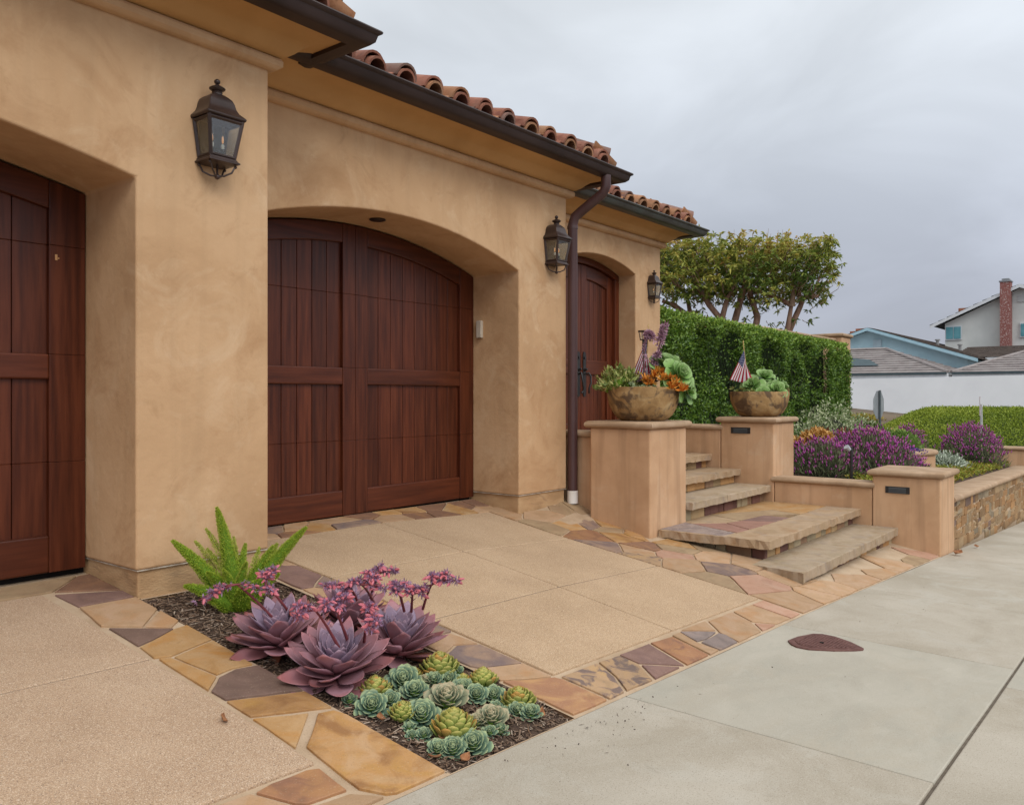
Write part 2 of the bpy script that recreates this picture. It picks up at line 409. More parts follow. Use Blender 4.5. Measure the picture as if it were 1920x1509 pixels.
# clay tile roofs
roof = [M('terracotta_red', [(.20, .075, .05), (.27, .11, .07), (.26, .135, .095)], scale=9, rough=.8, rnd=.2, bump=.3, bscale=60, patch=[((.12, .07, .05), 7, .55, .75, .6)]),
        M('terracotta_orange', [(.31, .135, .065), (.37, .18, .09), (.34, .195, .115)], scale=9, rough=.8, rnd=.2, bump=.3, bscale=60, patch=[((.2, .1, .06), 7, .55, .75, .5)]),
        M('terracotta_brown', [(.15, .08, .06), (.20, .11, .085), (.19, .13, .105)], scale=9, rough=.8, rnd=.2, bump=.3, bscale=60, patch=[((.08, .055, .045), 7, .5, .75, .6)])]
def tile_mesh(name, r0, r1, L, th, up=True, n=9):
    vs = []; fs = []
    for (y, r) in ((0, r0), (L, r1)):
        for rr in (r, r - th):
            for k in range(n + 1):
                a = math.pi * k / n
                vs.append((-rr * math.cos(a), y, rr * math.sin(a) * (1 if up else -1)))
    m = n + 1
    for k in range(n):
        fs += [(k, k + 1, 2 * m + k + 1, 2 * m + k), (m + k, 3 * m + k, 3 * m + k + 1, m + k + 1), (k, m + k, m + k + 1, k + 1), (2 * m + k, 2 * m + k + 1, 3 * m + k + 1, 3 * m + k)]
    fs += [(0, 2 * m, 3 * m, m), (n, m + n, 3 * m + n, 2 * m + n)]
    b = MB().add(vs, fs); me = b.mesh(name); smooth(me, 40); return me
capm = [tile_mesh('tile', .104, .088, .44, .016) for _ in roof]; pan = [tile_mesh('tile', .088, .104, .44, .016, False) for _ in roof]; boost = [tile_mesh('tile', .088, .08, .2, .016) for _ in roof]
for L_ in (capm, pan, boost):
    for me, m in zip(L_, roof): me.materials.append(m)
PITCH = math.atan(.3)
def put_tile(me, x, y, z, rz, parent):
    o = link('tile', me, parent); o.location = Vector((x, y, z)) - ORG[parent.name]
    o.rotation_euler = Euler((PITCH + random.uniform(-.03, .03), random.uniform(-.07, .07), rz + random.uniform(-.04, .04)))
    return o
for (x0, xe, yw, xlast) in ((.1, E1, W1, 3.13), (E1 + .25, E2, W2, 7.03), (E2 + .35, E3, W3, 10.16)):
    ye = yw - .425; xr = xe + .42
    rf = MB()
    rf.add([(x0 - 4 if x0 < 1 else x0 - .4, ye + .03, 3.285), (xr - .03, ye + .03, 3.285), (xr - 2.5, ye + 2.53, 4.03), (x0 - 4 if x0 < 1 else x0 - .4, ye + 2.53, 4.03), (xr - .03, ye + 4.5, 3.285), (xr - 2.5, ye + 4.5, 4.03)],
           [(0, 1, 2, 3), (1, 4, 5, 2)])
    ro = rf.build('roof', roof[2], house)
    x = xlast
    while x > x0:
        for row in range(3):
            y = ye + row * .36
            if x > xr - (y - ye) - .05: continue
            z = 3.315 + (y - ye) * .3 + row * .006
            j = random.choices((0, 1, 2), (5, 3, 2))[0]
            put_tile(capm[j], x + random.uniform(-.008, .008), y + random.uniform(-.015, .015), z + .022, 0, ro)
            if row == 0:
                put_tile(boost[random.choices((0, 1, 2), (4, 4, 1))[0]], x + random.uniform(-.012, .012), y - .012, z - .006, 0, ro)
            if x - .152 > x0: put_tile(pan[random.choices((0, 1, 2), (3, 3, 3))[0]], x - .152, y + .01, z + .085, 0, ro)
        x -= .302
    for k in range(3):
        y = ye + .30 + k * .302
        for row in range(2):
            xx = xr - row * .36
            if row == 1 and k == 0: continue
            z = 3.315 + row * .36 * .3
            put_tile(capm[random.choices((0, 1, 2), (5, 3, 2))[0]], xx - .02, y, z + .022, R(90), ro)
            if row == 0: put_tile(boost[1], xx - .01, y, z - .006, R(90), ro)
            put_tile(pan[1], xx - .03, y - .152, z + .085, R(90), ro)
    for k in range(4):
        d = .12 + k * .3
        o = put_tile(capm[random.choices((0, 1, 2), (5, 3, 2))[0]], xr - d, ye + d, 3.40 + d * .3, R(45), ro)
# downspout
dsp = MB().tube([(7.10, 4.43, 3.20), (7.10, 4.43, 3.09), (7.095, 4.455, 3.03), (7.06, 4.70, 2.87), (7.045, 4.765, 2.82), (7.04, 4.79, 2.74), (7.04, 4.79, .02)], [.05, .05, .05, .05, .05, .05, .05], 14)
dsp.tube([(7.04, 4.79, 2.70), (7.04, 4.79, 2.73)], .055, 14)
do = dsp.build('downspout', PIPE, house, sm=50)
MB().tube([(7.04, 4.79, -.095), (7.04, 4.79, .035)], .056, 14).build('outlet_collar', WHITEP, do, sm=50)
MB().lathe([(.05, 0), (.055, .004), (.068, .006), (.068, .012), (.05, .012)], (4.66, 5.10, 2.431), 20).build('recessed_light', METAL, house, sm=30)

# garage doors
def garage_door(xl, xr, Y, arch, leaves, npl, label):
    xc, hw, sp, rise = arch
    d = MB().box((xl - .3, Y + .075, -.09), (xr + .3, Y + .1, 2.6)).build('garage_door', DARK, house)
    d['label'] = label
    top = lambda x, ins=0.0: arch_z(x, xc, hw, sp, rise, .012 + ins)
    def strip(x0, x1, z0, z1, y0, y1, n=1):
        """panel with flat bottom z0 and a top that is a number or a function"""
        zf = z1 if callable(z1) else (lambda q: z1)
        zb = z0 if callable(z0) else (lambda q: z0)
        poly = [(x0 + (x1 - x0) * i / n, zb(x0 + (x1 - x0) * i / n)) for i in range(n + 1)] + [(x1 - (x1 - x0) * i / n, zf(x1 - (x1 - x0) * i / n)) for i in range(n + 1)]
        return MB().prism_xz(poly, y0, y1)
    J = [.004, .625, 1.235, 1.853]
    yf, yp = Y, Y + .03
    for (a, b) in leaves:
        outer = .2; inner = .136
        la, lb = (outer, inner) if abs(a - xl) < .05 else (inner, outer)
        pa, pb = a + la, b - lb
        # stiles, cut at the section joints
        for (sa, sb) in ((a + .0015, pa), (pb, b - .0015)):
            rc = random.uniform(.35, .7)
            for i, z0 in enumerate(J):
                z1 = J[i + 1] - .0012 if i < 3 else (lambda q: top(q))
                strip(sa, sb, z0, z1, yf, Y + .07, 4 if i == 3 else 1).build('stile', WOOD, d, bevel=.003).color = (rc, rc, rc, 1)
        strip(pa, pb, .004, .214, yf, Y + .07).build('rail', WOODH, d, bevel=.010)
        strip(pa, pb, 1.093, 1.235, yf, Y + .07).build('rail', WOODH, d, bevel=.010)
        strip(pa, pb, lambda q: top(q, .157), lambda q: top(q), yf, Y + .07, 14).build('rail', WOODH, d, bevel=.008)
        w = (pb - pa) / npl
        for k in range(npl):
            rc = random.random()
            x0, x1 = pa + k * w + (.0025 if k else 0), pa + (k + 1) * w - (.0025 if k < npl - 1 else 0)
            for (z0, z1) in ((.2, .6244), (.6256, 1.11), (1.22, 1.8524), (1.8536, None)):
                zz = (lambda q: top(q, .13)) if z1 is None else z1
                o = strip(x0, x1, z0, zz, yp + random.uniform(-.001, .001), Y + .06, 3 if z1 is None else 1).build('plank', WOOD, d, bevel=.0025, seg=1); o.color = (rc, rc, rc, 1)
    return d
gd1 = garage_door(-2.085, 2.255, 4.955, A1, [(-2.085, .085), (.085, 2.255)], 10, 'double width mahogany door cut by the left edge')
gd2 = garage_door(3.17, 6.208, 5.405, A2, [(3.17, 4.69), (4.69, 6.208)], 8, 'arched mahogany door under the middle eave')
# a chipped patch of bare wood on the nearer door
MB().box((2.085, 4.9535, 1.768), (2.098, 4.9548, 1.80)).box((2.10, 4.9535, 1.776), (2.108, 4.9548, 1.784)).build('chipped_spot', M('bare_wood', [(.45, .24, .1), (.55, .32, .15)], scale=60, rough=.8), gd1)

# entry doors
ed = MB().box((7.7, 5.86, .3), (9.7, 5.9, 2.8)).build('entry_door', DARK, house)
ed['label'] = 'arched mahogany entry door above the stone steps'
def earch(x, ins=0.0): return arch_z(x, A3[0], A3[1], A3[2], A3[3], ins)
def poly_strip(x0, x1, z0, z1, y0, y1, n=1):
    zf = z1 if callable(z1) else (lambda q: z1); zb = z0 if callable(z0) else (lambda q: z0)
    poly = [(x0 + (x1 - x0) * i / n, zb(x0 + (x1 - x0) * i / n)) for i in range(n + 1)] + [(x1 - (x1 - x0) * i / n, zf(x1 - (x1 - x0) * i / n)) for i in range(n + 1)]
    return MB().prism_xz(poly, y0, y1)
poly_strip(7.84, 9.52, lambda q: earch(q, .085), lambda q: earch(q, .008), 5.735, 5.86, 20).build('door_frame', WOODH, ed, bevel=.006)
for (a, b) in ((7.84, 7.94), (9.42, 9.52)): poly_strip(a, b, .45, lambda q: earch(q, .09), 5.735, 5.86, 3).build('door_frame', WOOD, ed, bevel=.006)
for (a, b) in ((7.943, 8.676), (8.684, 9.417)):
    pa, pb = a + .125, b - .125
    for (sa, sb) in ((a, pa), (pb, b)): poly_strip(sa, sb, .46, lambda q: earch(q, .092), 5.78, 5.86, 4).build('stile', WOOD, ed, bevel=.006)
    for (z0, z1) in ((.46, .66), (1.265, 1.45)): poly_strip(pa, pb, z0, z1, 5.78, 5.86).build('rail', WOODH, ed, bevel=.012)
    poly_strip(pa, pb, lambda q: earch(q, .26), lambda q: earch(q, .092), 5.78, 5.86, 10).build('rail', WOODH, ed, bevel=.01)
    w = (pb - pa) / 5
    for k in range(5):
        x0, x1 = pa + k * w + .002, pa + (k + 1) * w - .002
        rc = random.random()
        poly_strip(x0, x1, .64, 1.28, 5.805, 5.86).build('plank', WOOD, ed, bevel=.003).color = (rc, rc, rc, 1)
        poly_strip(x0, x1, 1.44, lambda q: earch(q, .24), 5.805, 5.86, 3).build('plank', WOOD, ed, bevel=.003).color = (rc, rc, rc, 1)
for sx in (8.615, 8.745):
    hb = MB()
    hb.prism_xz([(sx - .03, 1.03), (sx - .018, .99), (sx + .018, .99), (sx + .03, 1.03), (sx + .03, 1.5), (sx + .018, 1.55), (sx - .018, 1.55), (sx - .03, 1.5)], 5.768, 5.782)
    k = 1 if sx > 8.68 else -1
    hb.tube([(sx, 5.77, 1.27), (sx + .02 * k, 5.715, 1.285), (sx + .035 * k, 5.70, 1.25), (sx + .03 * k, 5.69, 1.16), (sx, 5.70, 1.10), (sx + .005, 5.705, 1.06), (sx + .02 * k, 5.715, 1.035)], .011, 8)
    hb.tube([(sx, 5.77, 1.32), (sx, 5.73, 1.335)], [.02, .012], 8)
    hb.tube([(sx, 5.765, 1.475), (sx, 5.755, 1.475)], .018, 12)
    hb.build('handle', BLACKM, ed, sm=45)

# intercom style box in the recess
kp = MB().box((6.178, 5.285, 1.565), (6.216, 5.35, 1.735)).build('wall_keypad', M('beige_plastic', [(.42, .36, .28), (.5, .44, .36)], rough=.5), None, bevel=.008)
tag(kp, 'small beige keypad box on the inner side of the arched garage recess', 'keypad')

# wall lanterns
def lantern(loc, scale, label):
    t = thing('wall_lantern', label, 'lantern', loc, 'bronze lanterns on the house front')
    def ring4(hw, dp): return [(-hw, .0), (-hw, -dp), (hw, -dp), (hw, .0)]
    rb = MB(); prof = [(.118, .172, .335), (.125, .182, .342), (.125, .182, .352), (.117, .172, .362), (.098, .150, .382), (.086, .138, .408), (.080, .132, .436), (.070, .124, .458), (.052, .110, .474), (.028, .100, .486)]
    vs = []; fs = []
    for hw, dp, z in prof:
        vs += [(x, y, z) for x, y in ring4(hw, dp)]
    for i in range(len(prof) - 1):
        for k in range(4): fs.append((i * 4 + k, i * 4 + (k + 1) % 4, i * 4 + 4 + (k + 1) % 4, i * 4 + 4 + k))
    fs += [(3, 2, 1, 0), tuple(range(len(vs) - 4, len(vs)))]
    o = rb.add(vs, fs).build('lamp_roof', METAL, t, off=(0, 0, 0), sm=35); add_bevel(o, .003, 1)
    MB().lathe([(.03, .478), (.026, .488), (.03, .497), (.026, .503), (.044, .515), (.046, .521), (.034, .53), (.014, .54), (.008, .545), (.016, .552), (.018, .561), (.014, .57), (.004, .576)], (0, -.075, 0), 16).build('finial', METAL, t, off=(0, 0, 0), sm=50)
    def bp(s, f, z): # body corner: s = -1, 1; f = 0 wall, 1 front
        k = (z - .115) / .22; return Vector((s * (.074 + .032 * k), -(.012 + (.118 + .036 * k) * f), z))
    fr = MB()
    def bar(p, q, w):
        fr.tube([p, q], w, 4)
    for s in (-1, 1):
        for f in (0, 1): bar(bp(s, f, .115), bp(s, f, .337), .0135)
        for z in (.124, .326): bar(bp(s, 0, z), bp(s, 1, z), .013)
    for z in (.124, .326): bar(bp(-1, 1, z), bp(1, 1, z), .013)
    fr.build('lamp_frame', METAL, t, off=(0, 0, 0), bevel=.002, seg=1)
    for pts in ([bp(-1, 1, .118), bp(1, 1, .118), bp(1, 1, .33), bp(-1, 1, .33)], [bp(-1, 0, .118), bp(-1, 1, .118), bp(-1, 1, .33), bp(-1, 0, .33)], [bp(1, 1, .118), bp(1, 0, .118), bp(1, 0, .33), bp(1, 1, .33)]):
        n = (pts[1] - pts[0]).cross(pts[2] - pts[0]).normalized() * .002
        MB().add([p - n for p in pts] + [p + n for p in pts], [(3, 2, 1, 0), (4, 5, 6, 7), (0, 1, 5, 4), (1, 2, 6, 5), (2, 3, 7, 6), (3, 0, 4, 7)]).build('glass_pane', GLASS, t, off=(0, 0, 0))
    MB().box((-.07, -.012, .12), (.07, .0, .33)).build('back_plate', M('verdigris_plate', [(.02, .024, .02), (.045, .05, .042)], scale=30, rough=.4), t, off=(0, 0, 0))
    b = MB(); prof = [(.080, .136, .118), (.087, .143, .112), (.087, .145, .106), (.098, .156, .096), (.098, .156, .089), (.07, .12, .083)]
    vs = []; fs = []
    for hw, dp, z in prof: vs += [(x, y, z) for x, y in ring4(hw, dp)]
    for i in range(len(prof) - 1):
        for k in range(4): fs.append((i * 4 + k, i * 4 + (k + 1) % 4, i * 4 + 4 + (k + 1) % 4, i * 4 + 4 + k))
    fs += [(3, 2, 1, 0), tuple(range(len(vs) - 4, len(vs)))]
    b.add(vs, fs).build('base_plate', METAL, t, off=(0, 0, 0))
    s_ = MB()
    for (x, y) in ((-.075, -.02), (-.075, -.13), (.075, -.13), (.075, -.02)):
        s_.tube([(x * 1.1, y, .078), (x, y, .07), (x * .82, y * .9 - .008, .04), (x * .4, y * .4 - .045, .02), (0, -.075, .018)], .0055, 6)
        s_.lathe([(.002, 0), (.009, .006), (.009, .014), (.002, .02)], (x * 1.1, y, .066), 8)
    s_.lathe([(.002, -.002), (.013, .004), (.017, .014), (.013, .024), (.006, .03), (.006, .09)], (0, -.075, 0), 14)
    s_.build('scroll_bracket', METAL, t, off=(0, 0, 0), sm=50)
    for x in (-.036, .032):
        MB().tube([(x, -.08, .118), (x, -.08, .178)], .010, 8).build('candle_holder', BLACKM, t, off=(0, 0, 0))
        bl = MB().lathe([(.008, .178), (.010, .19), (.010, .20), (.008, .205)], (x, -.08, 0), 10).build('bulb', WHITEP, t, off=(0, 0, 0), sm=50)
        MB().lathe([(.006, .205), (.012, .222), (.013, .235), (.009, .255), (.002, .275)], (x, -.08, 0), 12).build('bulb_glass', GLASS, bl, off=(0, 0, 0), sm=60)
        MB().lathe([(.003, .212), (.006, .225), (.005, .245), (.001, .255)], (x, -.08, 0), 8).build('filament', FILA, bl, off=(0, 0, 0), sm=60)
    t.scale = (scale,) * 3
    return t
FILA = M('amber_filament', [(.75, .30, .10), (.85, .40, .16)], rough=.5)
_fn = FILA.node_tree.nodes
for n_ in _fn:
    if n_.type == 'BSDF_PRINCIPLED':
        n_.inputs['Emission Color'].default_value = (1.0, .42, .16, 1); n_.inputs['Emission Strength'].default_value = .7
lantern((2.70, W1, 2.245), 1.0, 'large bronze wall lantern on the stucco pier between the two garage doors')
lantern((6.72, W2, 2.205), 1.0, 'bronze wall lantern beside the maroon downspout')
lantern((9.92, W3, 2.235), .78, 'smallest bronze wall lantern, right of the arched entry door')
# ------------------------------------------------------------------ ground, paving, sidewalk
PADM = M('exposed_aggregate', [(.40, .268, .158), (.44, .298, .178), (.48, .33, .202)], scale=2.2, rough=.9, bump=.55, bscale=170, bdist=.004, detail=5, rshift=False,
         speck=[((.66, .52, .37), 230, .53, .62, .8), ((.15, .09, .05), 210, .56, .64, .7)], patch=[((.36, .235, .14), 1.5, .52, .75, .5)])
PADL = M('pinkish_aggregate', [(.40, .268, .168), (.44, .298, .19), (.47, .328, .214)], scale=2.2, rough=.9, bump=.55, bscale=170, bdist=.004, detail=5, rshift=False,
         speck=[((.66, .53, .40), 230, .53, .62, .8), ((.15, .09, .06), 210, .56, .64, .7)], patch=[((.35, .23, .145), 1.5, .52, .75, .5)])
MORTAR = M('tan_mortar', [(.41, .295, .19), (.47, .345, .23), (.51, .39, .27)], scale=6, rough=.95, bump=.7, bscale=150, rshift=False, speck=[((.22, .15, .1), 160, .6, .7, .5)], bdist=.004)
SWM = M('grey_concrete', [(.36, .317, .25), (.405, .36, .29), (.445, .40, .328)], scale=1.3, prg=.66, rough=.9, bump=.45, bscale=180, detail=9, bdist=.003, rshift=False, dist=.8,
        patch=[((.31, .265, .195), 1.1, .48, .70, .65), ((.47, .445, .385), 2.3, .53, .72, .55), ((.25, .22, .17), 7, .60, .74, .4)], speck=[((.20, .165, .12), 190, .57, .66, .55), ((.56, .52, .45), 210, .58, .68, .5)])
SWB = M('pale_greenish_concrete', [(.36, .33, .268), (.396, .365, .299), (.435, .402, .332)], scale=1.5, prg=.66, speck=[((.24, .21, .16), 190, .58, .67, .4), ((.56, .53, .47), 210, .59, .68, .4)], rough=.88, bump=.35, bscale=180, detail=9, bdist=.003, rshift=False, dist=.8,
        patch=[((.40, .355, .28), 1.3, .49, .68, .8), ((.33, .322, .27), 2.6, .53, .72, .5), ((.46, .425, .355), 4.5, .56, .74, .5)], stretch=(1, 1.8, 1))
def FS(name, cols, patch):
    q = lambda c: (c[0] * .95, c[1] * (.84 if c[1] / c[0] > .58 else .93), c[2] * .90)
    cols = [q(c) for c in cols]; patch = [(q(p[0]),) + p[1:] for p in patch]
    return M('flagstone_' + name, cols, scale=5.0, rough=.78, bump=.5, bscale=45, detail=9, dist=1.2, rnd=.1, patch=[(p[0], p[1] * 1.9, p[2] - .03, p[3] - .05, min(1, p[4] * 1.15)) for p in patch] + [((cols[0][0] * .55, cols[0][1] * .5, cols[0][2] * .48), 9, .60, .74, .35)], bdist=.006, spec=.25, speck=[((.2, .13, .07), 130, .60, .70, .35), ((.52, .42, .30), 150, .62, .72, .3)])
STONE = {
 'tan': FS('tan', [(.38, .275, .145), (.44, .32, .175), (.47, .35, .21)], [((.42, .25, .10), 2.4, .52, .75, .6)]),
 'olive': FS('olive', [(.30, .235, .125), (.36, .285, .155), (.40, .31, .17)], [((.28, .2, .11), 2, .5, .75, .6)]),
 'gold': FS('gold', [(.40, .255, .095), (.46, .315, .135), (.48, .35, .17)], [((.44, .215, .06), 2.4, .5, .72, .75)]),
 'orange': FS('orange', [(.42, .235, .075), (.44, .27, .10), (.45, .31, .14)], [((.27, .135, .055), 1.9, .5, .68, .75), ((.48, .34, .17), 2.6, .58, .75, .7)]),
 'rust': FS('rust', [(.24, .125, .075), (.31, .155, .085), (.36, .19, .10)], [((.38, .2, .09), 2.5, .55, .72, .7), ((.14, .085, .07), 3, .58, .75, .6)]),
 'brown': FS('brown', [(.19, .105, .07), (.23, .125, .08), (.27, .145, .085)], [((.34, .18, .08), 2.5, .55, .75, .7)]),
 'mauve': FS('mauve', [(.20, .132, .10), (.245, .165, .125), (.28, .19, .145)], [((.15, .10, .09), 3, .5, .75, .5)]),
 'dark': FS('dark', [(.155, .110, .080), (.18, .128, .093), (.21, .15, .11)], [((.12, .085, .065), 3, .5, .75, .5)]),
 'blue': FS('blue', [(.20, .178, .15), (.245, .215, .18), (.29, .25, .205)], [((.34, .27, .19), 2.5, .58, .75, .7)]),
 'bluebrown': FS('bluebrown', [(.20, .165, .14), (.29, .22, .15), (.36, .265, .165)], [((.17, .13, .115), 2.2, .5, .7, .7)]),
 'redgold': FS('redgold', [(.31, .16, .095), (.35, .185, .105), (.44, .28, .12)], [((.46, .31, .145), 1.6, .55, .68, .8)]),
 'lichen': FS('lichen', [(.37, .275, .145), (.43, .315, .17), (.46, .33, .15)], [((.16, .13, .11), 5, .54, .66, .8)]),
 'pink': FS('pink', [(.42, .27, .17), (.46, .30, .19), (.47, .33, .215)], [((.37, .195, .12), 3, .52, .75, .6)]),
}
drive = MB()
gx = [-3, -1, .5, 1.2, 1.6, 1.94, 2.27, 2.5, 2.8, 3.085, 3.4, 3.8, 4.2, 4.64, 5.1, 5.6, 6.02, 6.4, 6.95, 7.3, 7.6, 8.3, 9, 9.82, 10.4]
gy = [0.0, .055, .12, .25, .45, .62, .7, .85, 1.0]      # fraction between edge and house
ys_bed = [2.09, 2.5, 2.9, 3.3, 3.7, 4.1, 4.38]
def sheet(x0s, ylist, off):
    b = MB(); idx = {}
    return b
ylist = [None, 2.09, 2.4, 2.75, 3.1, 3.5, 3.9, 4.38, 4.7, 4.85, 5.05, 5.25, 5.45]
vs = []; fs = []; nx, ny = len(gx), len(ylist)
for x in gx:
    for y in ylist:
        yy = yedge(x) + .004 if y is None else max(y, yedge(x) + .006)
        vs.append((x, yy, G(x, yy) - .010))
for i in range(nx - 1):
    for j in range(ny - 1):
        xm = (gx[i] + gx[i + 1]) / 2
        if 2.27 < xm < 3.085 and ylist[j + 1] > 2.09 and ylist[j + 1] <= 4.38: continue
        a = i * ny + j; fs.append((a, a + ny, a + ny + 1, a + 1))
dv = MB().add(vs, fs).build('driveway', MORTAR, None)
tag(dv, 'tan driveway of exposed aggregate pads edged with flagstones', None, None, 'structure')

def slab_poly(poly, top, depth, mat, name, parent, jit=.004, seg=.07, inset=.004, rough=0.0, tz=0.0):
    """a stone from its plan outline; top(x,y) is its surface, edges wander a little"""
    pts = []
    n = len(poly)
    for i in range(n):
        a, b = Vector(poly[i]), Vector(poly[(i + 1) % n]); m = max(1, int((b - a).length / seg))
        for k in range(m):
            p = a + (b - a) * (k / m)
            pts.append(p + Vector((nz(p.x, p.y, 3, 23), nz(p.x, p.y, 9, 23))) * jit)
    c = sum(pts, Vector((0, 0))) / len(pts)
    area = sum(poly[i][0] * poly[(i + 1) % n][1] - poly[(i + 1) % n][0] * poly[i][1] for i in range(n))
    if area < 0: pts.reverse()
    m = len(pts); vs = []; fs = []
    for p in pts:
        d = (c - p); d = d.normalized() if d.length > 1e-6 else d
        q = p + d * inset
        vs.append((q.x, q.y, top(q.x, q.y) + tz))
    levels = [(-.35 * inset - .001, 0), (-depth, 0)]
    for (dz, _) in levels:
        for p in pts:
            w = rough * nz(p.x, p.y, dz * 30, 14) if dz > -depth + .001 else rough * .6 * nz(p.x, p.y, 5, 14)
            d = (p - c).normalized()
            q = p + d * w
            vs.append((q.x, q.y, top(p.x, p.y) + tz + dz + (rough * .5 * nz(p.x, p.y, 20, 9) if dz < -.02 else 0)))
    vs.append((c.x, c.y, top(c.x, c.y) + tz))
    for i in range(m):
        j = (i + 1) % m
        fs.append((3 * m, i, j))
        for l in range(len(levels)): fs.append((l * m + i, (l + 1) * m + i, (l + 1) * m + j, l * m + j))
    b = MB().add(vs, fs); o = b.build(name, mat, parent, off=None)
    return o
def pad(x0, x1, y0, y1, mat, n=6, r=.012):
    vs = []; fs = []
    for i in range(n + 1):
        for j in range(n + 1):
            x = x0 + (x1 - x0) * i / n; y = y0 + (y1 - y0) * j / n
            vs.append((x, y, G(x, y) + .003))
    for i in range(n):
        for j in range(n): a = i * (n + 1) + j; fs.append((a, a + n + 1, a + n + 2, a + 1))
    rim = [i * (n + 1) for i in range(n + 1)] + [n * (n + 1) + j for j in range(1, n + 1)] + [i * (n + 1) + n for i in range(n - 1, -1, -1)] + [j for j in range(n - 1, 0, -1)]
    k = len(vs); m = len(rim)
    for q in rim: x, y, z = vs[q]; vs.append((x, y, z - .06))
    for q in range(m): fs.append((rim[q], k + q, k + (q + 1) % m, rim[(q + 1) % m]))
    o = MB().add(vs, fs).build('concrete_pad', mat, dv, bevel=.006); return o
g = .005
JD = M('joint_dirt', [(.10, .08, .06), (.16, .13, .10)], scale=30, rough=1)
for (xa, xb, ya, yb) in ((4.637, 4.653, 2.43, 5.05), (3.39, 6.025, 3.264, 3.280), (3.39, 6.025, 4.132, 4.148), (-.9, 1.91, 3.577, 3.593)):
    pts_ = []
    nn_ = 8
    for i in range(nn_ + 1):
        if xb - xa > yb - ya: pts_ += [(xa + (xb - xa) * i / nn_, ya), (xa + (xb - xa) * i / nn_, yb)]
        else: pts_ += [(xb, ya + (yb - ya) * i / nn_), (xa, ya + (yb - ya) * i / nn_)]
    MB().add([(x, y, G(x, y) - .0025) for x, y in pts_], [(i * 2, i * 2 + 2, i * 2 + 3, i * 2 + 1) for i in range(nn_)]).build('pad_joint', JD, dv)
for (ya, yb) in ((2.42, 3.272), (3.272, 4.14), (4.14, 5.055)):
    for (xa, xb) in ((3.385, 4.645), (4.645, 6.03)): pad(xa + g, xb - g, ya + g, yb - g, PADM)
for (ya, yb) in ((2.42, 3.585), (3.585, 4.71)):
    pad(-.9 + g, 1.915 - g, ya + g, yb - g, PADL)
STONES = [
('olive',[(1.4,4.95),(2.2,4.95),(1.98,4.74),(1.3,4.735)]),
('brown',[(2.21,4.95),(2.275,4.95),(2.275,4.59),(1.99,4.73)]),
('mauve',[(1.97,4.68),(2.275,4.56),(2.275,4.44),(1.98,4.43)]),
('tan',[(1.98,4.41),(2.275,4.41),(2.27,4.18),(2.09,3.99),(1.94,4.1)]),
('tan',[(2.27,4.15),(2.27,3.97),(2.19,3.9),(2.1,3.98)]),
('dark',[(1.955,4.05),(2.19,3.88),(2.05,3.81),(1.955,3.77)]),
('gold',[(2.19,3.87),(2.27,3.89),(2.265,3.66),(2.01,3.58),(1.94,3.6),(1.955,3.75)]),
('gold',[(2.26,3.64),(2.25,3.30),(2.15,3.31),(2.06,3.29),(2.015,3.56)]),
('gold',[(1.95,3.575),(1.995,3.56),(2.045,3.27),(1.945,3.17)]),
('dark',[(1.95,3.15),(2.05,3.25),(2.15,3.285),(2.26,3.27),(2.26,2.95),(1.95,3.05)]),
('orange',[(1.945,3.03),(2.26,2.93),(2.255,2.75),(1.945,2.865)]),
('gold',[(1.94,2.84),(2.14,2.755),(1.93,2.56)]),
('orange',[(2.17,2.73),(2.24,2.72),(2.26,2.66),(2.255,2.105),(2.01,2.105),(1.975,2.12),(1.925,2.2),(1.935,2.29),(1.965,2.54),(2.035,2.6)]),
('rust',[(1.64,2.385),(1.71,2.40),(1.86,2.40),(1.90,2.385),(1.885,2.22),(1.73,2.23),(1.70,2.255)]),
('tan',[(1.30,2.40),(1.62,2.39),(1.69,2.24),(1.71,2.21),(1.5,2.10),(1.28,2.11)]),
('tan',[(1.56,2.10),(1.74,2.205),(1.88,2.19),(1.955,2.11)]),
('bluebrown',[(3.24,2.935),(3.365,2.885),(3.365,2.61),(3.13,2.68),(3.10,2.72),(3.10,2.88)]),
('tan',[(3.10,3.06),(3.34,3.07),(3.365,2.905),(3.24,2.955),(3.10,2.90)]),
('tan',[(3.14,2.665),(3.365,2.595),(3.365,2.42),(3.24,2.46),(3.10,2.53),(3.10,2.62)]),
('redgold',[(3.10,2.51),(3.23,2.445),(3.365,2.40),(3.385,2.36),(3.38,2.105),(3.10,2.105)]),
('lichen',[(3.41,2.385),(3.73,2.385),(3.66,2.24),(3.545,2.11),(3.41,2.105)]),
('lichen',[(3.76,2.385),(3.945,2.38),(3.94,2.25),(3.82,2.105),(3.575,2.11),(3.68,2.235)]),
('mauve',[(3.97,2.385),(4.29,2.385),(4.19,2.11),(3.965,2.265)]),
('mauve',[(3.955,2.24),(4.13,2.11),(3.855,2.105)]),
('rust',[(4.32,2.385),(4.55,2.37),(4.49,2.105),(4.22,2.105)]),
('tan',[(4.575,2.38),(4.67,2.38),(4.615,2.23),(4.63,2.11),(4.515,2.105)]),
('blue',[(4.69,2.385),(4.83,2.325),(4.93,2.26),(4.74,2.24),(4.64,2.25)]),
('blue',[(4.655,2.225),(4.93,2.24),(4.945,2.2),(4.90,2.105),(4.65,2.105)]),
('tan',[(4.73,2.395),(5.06,2.395),(4.96,2.28),(4.84,2.34)]),
('tan',[(5.09,2.385),(5.46,2.385),(5.39,2.22),(5.275,2.105),(4.92,2.105),(4.96,2.245)]),
('tan',[(5.49,2.385),(5.80,2.385),(5.80,2.105),(5.57,2.11),(5.42,2.225)]),
('pink',[(5.40,2.195),(5.53,2.105),(5.31,2.105)]),
('pink',[(5.825,2.385),(6.02,2.385),(6.0,2.105),(5.825,2.105)]),
]
def stone_top(x, y): return G(x, y)
